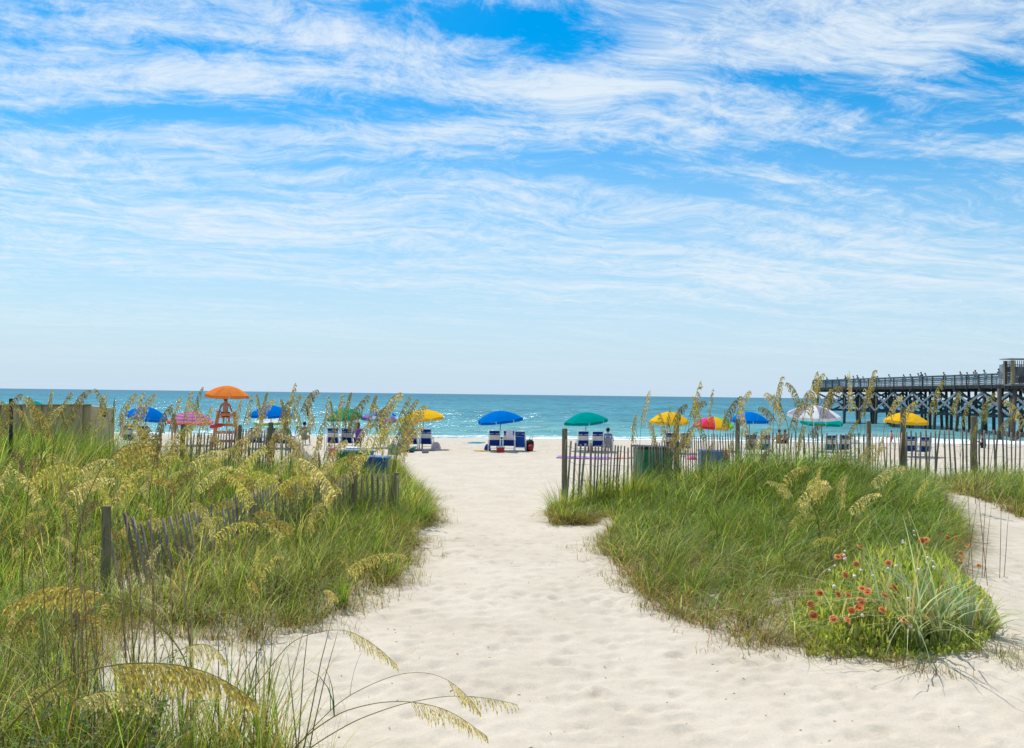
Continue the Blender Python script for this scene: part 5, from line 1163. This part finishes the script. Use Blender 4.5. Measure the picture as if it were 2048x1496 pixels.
for pts, hf, D, sc, fu, lab in heroes:
    L_ = bez(pts, D, 34); o0 = L_[0].copy(); geo_ = oat_geo(L_ - o0, int(34 * hf), hr, sc, fu * 1.25, .0046, leafy=True, gold=GOLD[hr.randrange(3)])
    build_oat(geo_, lab, tuple(o0), 'sea oats stalks in the foreground')
# bare dry stems
def bare_stems(spec, label, group, seed, D0, colr_, rad=.0045, leaf=0):
    r_ = random.Random(seed); made = []
    for i, (px0, py1, px1) in enumerate(spec):
        D = D0 + r_.uniform(-.3, .3); tip = Wp(px1, py1, D); b = Wp(px0, 1300, D); b = gxy(b.x, D + r_.uniform(-.2, .2)); q_ = MB(); d = tip - b
        pts = [b * 0 + Vector((0, 0, -.05)), d * .35 + Vector((r_.uniform(-.01, .01), .01, 0)), d * .7 + Vector((-d.x * .06, 0, 0)), d]
        q_.tube(pts, [rad, rad * .9, rad * .65, rad * .25], 5)
        o = q_.build('dry_stem', colr_, None, smooth=True); o.location = b; tag(o, label, 'dry stem', group); made.append((px1, o))
    number_off(made, '{} from left of the ' + label)
m_dry = mat('dry_stem', (.34, .18, .11), .8, .35, 30, c2=(.42, .33, .17), stretch=(1, 1, .2)); m_dryg = mat('green_stem', (.14, .17, .06), .7, .3, 30, c2=(.24, .2, .08), stretch=(1, 1, .2))
rs_ = random.Random(8)
bare_stems([(rs_.uniform(90, 400), rs_.uniform(900, 1180), 0) for _ in range(1)] and [(a, rs_.uniform(850, 1150), a + rs_.uniform(-70, 0)) for a in [rs_.uniform(120, 400) for _ in range(24)]], 'tall bare reddish stems, near left corner', 'tall bare stems in the near left corner', 3, 4.5, m_dry, .0033)
bare_stems([(a, rs_.uniform(1180, 1330), a + rs_.uniform(-60, 70)) for a in [rs_.uniform(60, 620) for _ in range(40)]], 'short green brown stems, near left corner', 'short stems in the near left corner', 4, 4.3, m_dryg, .004)
bare_stems([(1880, 990, 1895), (1955, 880, 1945), (1975, 900, 1978), (1990, 960, 2005), (1965, 1000, 1985), (1935, 900, 1930), (1998, 1010, 2020), (1948, 985, 1957)], 'thin red brown stems by the side path behind the flowers', 'thin stems by the side path', 6, 9.2, m_dry, .004)

# broad blades of the oats in the near left corner
tl = []
for i in range(34):
    x = rng.uniform(-3.4, -1.15); y = rng.uniform(3.5, 4.6)
    tl.append((x / y, tuft('grass_tuft', 'loose green tuft with long arching blades in the near left corner', x, y, 34, .72, .55, GREEN[[1, 2, 3, 5]], .0075, None, 'long bladed tufts in the near left corner', .08, .25, 6)))
number_off(tl, '{} from left of the loose long bladed tufts, near left corner'); tl = []
for i in range(5):
    x = -1.5 + i * .14 + rng.uniform(-.05, .05); y = 3.9 + rng.uniform(-.25, .25)
    tl.append((x, tuft('grass_tuft', 'wispy tuft of fine blades under the arching foreground stalks', x, y, 46, .50, .85, GREEN[[2, 3, 5]], .0040, None, 'wispy tufts below the foreground stalks', .08, .2, 6)))
number_off(tl, '{} from left of the wispy tufts under the arching foreground stalks'); tl = []

# leafy weeds in the lower left corner
def weed(x, y, h, label, seed):
    r_ = random.Random(seed); t = thing('leafy_weed', label, 'weed', gxy(x, y), 0, 'leafy weeds in the near left corner'); sm_ = MB(); V = []; Q = []; Cc = []
    for s in range(9):
        a = r_.uniform(0, 6.28); L = h * r_.uniform(.6, 1.1); tip = Vector((math.cos(a) * L * .45, math.sin(a) * L * .45, L)); pts = [Vector((0, 0, -.03)), tip * .5 + Vector((0, 0, .03)), tip]
        sm_.tube(pts, [.004, .003, .0015], 5)
        for k in range(16):
            f = r_.uniform(.2, 1); c = tip * f; az = r_.uniform(0, 6.28); l_ = r_.uniform(.022, .04); w_ = l_ * .32; d = np.array((math.cos(az), math.sin(az), r_.uniform(-.2, .5))); d /= np.linalg.norm(d); s_ = np.cross(d, (0, 0, 1)); s_ /= np.linalg.norm(s_)
            c = np.array(tuple(c)); i0 = len(V); up_ = np.array((0, 0, .006)); V += [c, c + d * l_ * .3 + s_ * w_ * .9 + up_, c + d * l_ * .7 + s_ * w_ * .8 + up_, c + d * l_, c + d * l_ * .7 - s_ * w_ * .8 + up_, c + d * l_ * .3 - s_ * w_ * .9 + up_]; Q += [(i0, i0 + 1, i0 + 2, i0 + 3), (i0, i0 + 3, i0 + 4, i0 + 5)]
            Cc += [np.array((.09, .16, .04)) * r_.uniform(.7, 1.5) + np.array((.05, .05, .05)) * r_.random()] * 6
    sm_.build('stem', m_dry, t); mesh_np('leaves', np.array(V), np.array(Q), M['leaf'], t, colr=np.array(Cc)); return t
for i in range(9): tl.append((0, weed(-2.75 + (i % 5) * .26 + rs_.uniform(-.08, .08), 3.55 + (i // 5) * .45 + rs_.uniform(-.15, .15), rs_.uniform(.35, .6), 'small leafed green weed with reddish stems at the lower left corner', i)))
number_off([(o_.location.x / o_.location.y, o_) for _, o_ in tl], '{} from left of the small leafed weeds, near left corner')

# flower patch: leaves as one mass, every bloom its own thing
nl = 14000
fx_, fy_ = poly_points(flower_poly, nl); ed = np.clip(edge_dist(fx_, fy_, flower_poly) / .35, .25, 1)
hh = .40 * ed * rng.uniform(.5, 1.1, nl); az = rng.uniform(0, 6.28, nl)
lc = np.array([(.36, .44, .08), (.46, .52, .12), (.24, .33, .05), (.55, .54, .22)])[rng.integers(0, 4, nl)] * rng.uniform(.8, 1.2, nl)[:, None]
zz = gz(fx_, fy_); low = rng.random(nl) * hh * .65
V, Q, Cc = blades(np.stack([fx_, fy_, zz + low], 1), az, hh * .45, rng.uniform(.1, .8, nl), rng.uniform(.014, .028, nl), lc, 4)
o = mesh_np('flower_foliage', V, Q, M['leaf'], colr=Cc); tag(o, 'bright green leafy foliage of the flower patch in the right foreground', None, None, 'stuff')
def bloom(kind, seed):
    r_ = random.Random(seed); t = thing('blanket_flower', 'x', 'flower'); L = .36
    q_ = MB(); lx, ly_ = r_.uniform(-.03, .03), r_.uniform(-.03, .03); q_.tube([(-lx, -ly_, -L), (-lx * .3, -ly_ * .2, -L * .5), (0, 0, 0)], [.0028, .0024, .0022], 5); q_.build('stem', m_dryg, t)
    tilt = Matrix.Rotation(r_.uniform(.35, .8), 3, 'X') @ Matrix.Rotation(r_.uniform(-.3, .3), 3, 'Y'); V = []; Q = []; Cc = []
    if kind == 'red':
        n_ = 11
        for k in range(n_):
            a = 2 * math.pi * k / n_ + r_.uniform(-.1, .1); c_, s_ = math.cos(a), math.sin(a); i0 = len(V)
            for (rr_, w_, z_, cc_) in ((.012, .005, 0, (.58, .06, .03)), (.026, .0095, .004, (.80, .15, .05)), (.036, .0105, .002, (.87, .27, .08)), (.044, .0075, -.003, (.90, .62, .22))):
                for sg in (-1, 1): V.append(tilt @ Vector((c_ * rr_ - s_ * w_ * sg, s_ * rr_ + c_ * w_ * sg, z_))); Cc.append(cc_)
            Q += [(i0 + 2 * j_, i0 + 2 * j_ + 1, i0 + 2 * j_ + 3, i0 + 2 * j_ + 2) for j_ in range(3)]
        mesh_np('petals', np.array([tuple(v) for v in V]), np.array(Q), M['petal'], t, colr=np.array(Cc))
    q_ = MB(); R0 = {'red': .015, 'bud': .018, 'puff': .020}[kind]; n_ = 10; vs = []; rows = 6; bump_ = .8 if kind != 'red' else .55
    for i in range(rows):
        th = math.pi * (i / (rows - 1) - (.5 if kind != 'red' else .12) ) * (1 if kind != 'red' else .57)
        for j_ in range(n_): a = 2 * math.pi * j_ / n_; k = 1 + r_.uniform(-.1, .1); vs.append(tilt @ Vector((math.cos(a) * math.cos(th) * R0 * k, math.sin(a) * math.cos(th) * R0 * k, math.sin(th) * R0 * k * bump_ + .004)))
    q_.add(vs, [(i * n_ + j_, i * n_ + (j_ + 1) % n_, (i + 1) * n_ + (j_ + 1) % n_, (i + 1) * n_ + j_) for i in range(rows - 1) for j_ in range(n_)] + [tuple(range((rows - 1) * n_, rows * n_))])
    q_.build('flower_head', M[{'red': 'cone', 'bud': 'bud', 'puff': 'puff'}[kind]], t, smooth=True); return t
M['cone'] = mat('flower_cone', (.22, .05, .02), .9, .5, 200, c2=(.45, .28, .04)); M['bud'] = mat('faded_flower', (.50, .27, .07), .9, .5, 150, c2=(.30, .30, .08)); M['puff'] = mat('seed_puff', (.80, .72, .60), .95, .3, 150)
RED = [(595, 215), (675, 225), (1190, 175), (1225, 165), (1410, 150), (1480, 152), (1575, 215), (1450, 255), (1520, 295), (1520, 335), (910, 360), (640, 370), (550, 460), (1245, 508), (735, 600), (880, 635), (960, 565), (490, 625), (570, 625), (335, 610), (680, 680), (665, 735), (600, 760), (860, 755), (450, 830), (565, 835), (280, 800), (1030, 835), (260, 712), (525, 300), (487, 308), (1670, 415), (1410, 235), (690, 575)]
BUD = [(820, 210), (965, 240), (950, 300), (305, 465), (1080, 180), (1380, 395), (1060, 555), (1130, 530), (925, 572), (870, 850), (585, 875), (1240, 835), (560, 705), (1230, 240), (1545, 930)]
PUF = [(1130, 130), (1125, 95), (1030, 175), (1035, 195), (545, 265), (535, 300), (545, 330), (415, 425), (460, 385), (680, 425), (905, 412), (975, 390), (780, 470), (625, 475), (455, 560), (1240, 320), (1285, 350), (1235, 360), (1165, 420), (1290, 400), (1095, 750), (1080, 665), (1095, 895), (690, 800), (1490, 260)]
for kind, lst, lab, grp in (('red', RED, 'coral red daisy-like flower with yellow petal tips', 'red flowers in the flower patch'), ('bud', BUD, 'faded flower head without petals, brown to yellow green', 'faded flower heads in the flower patch'), ('puff', PUF, 'round whitish seed puff on a stem', 'seed puffs in the flower patch')):
    pro = [bloom(kind, 10 * k + 3) for k in range(3)]; rows_ = {}
    for i, (cx, cy) in enumerate(lst):
        px = 1560 + cx / 4.197; py = 1040 + cy / 4.197
        o = pro[i] if i < 3 else copy_tree(pro[i % 3]); g_ = G(px, py, .44)
        for D_ in np.arange(5.6, 10.2, .04):      # first point where the line of sight meets the top of the foliage
            q_ = Wp(px, py, D_); pa_ = (np.array([q_.x]), np.array([D_]))
            hs_ = .36 * min(1, max(.3, edge_dist(*pa_, flower_poly)[0] / .35)) + .04 if inpoly(*pa_, flower_poly)[0] else 0
            if q_.z <= float(gz(q_.x, D_)) + hs_ + .06: break
        q_ = Wp(px, py, D_); z_ = max(q_.z, float(gz(q_.x, D_)) + .10); g_ = Vector((q_.x, D_, 0))
        o.location = (g_.x, g_.y, z_); o.rotation_euler = (rs_.uniform(-.15, .4), rs_.uniform(-.35, .35), rs_.uniform(-.8, .8)); s_ = rs_.uniform(.62, .92); o.scale = (s_, s_, s_)
        o['label'] = lab; o['group'] = grp; rows_.setdefault('top' if py < 1115 else 'upper middle' if py < 1165 else 'lower middle' if py < 1205 else 'bottom', []).append((px, o))
    for rn, l_ in rows_.items(): number_off(l_, '{} from left of the ' + {'red': 'coral red flowers', 'bud': 'faded brownish flower heads', 'puff': 'round whitish seed puffs'}[kind] + ', ' + rn + ' of the flower patch')

# small twigs and shell bits on the sand
dm = MB(); dr = random.Random(3)
for i in range(330):
    D = 4.0 + dr.random() ** 1.6 * 14; px = dr.uniform(500, 2040); p = Wp(px, 1000, D); x = p.x; L = dr.uniform(.006, .022); a = dr.uniform(0, 6.28); z = float(gz(x, D)) + .003
    if inpoly(np.array([x]), np.array([D]), right_poly)[0] or inpoly(np.array([x]), np.array([D]), flower_poly)[0]: continue
    dm.beam((x, D, z), (x + math.cos(a) * L, D + math.sin(a) * L, float(gz(x + math.cos(a) * L, D + math.sin(a) * L)) + .004),   .0035, .003, mi=dr.choice((0, 0, 0, 1)))
o = dm.build('sand_litter', [m_dry, M['hairbrown']], None); tag(o, 'tiny twigs and bits scattered over the pale sand', None, None, 'stuff')
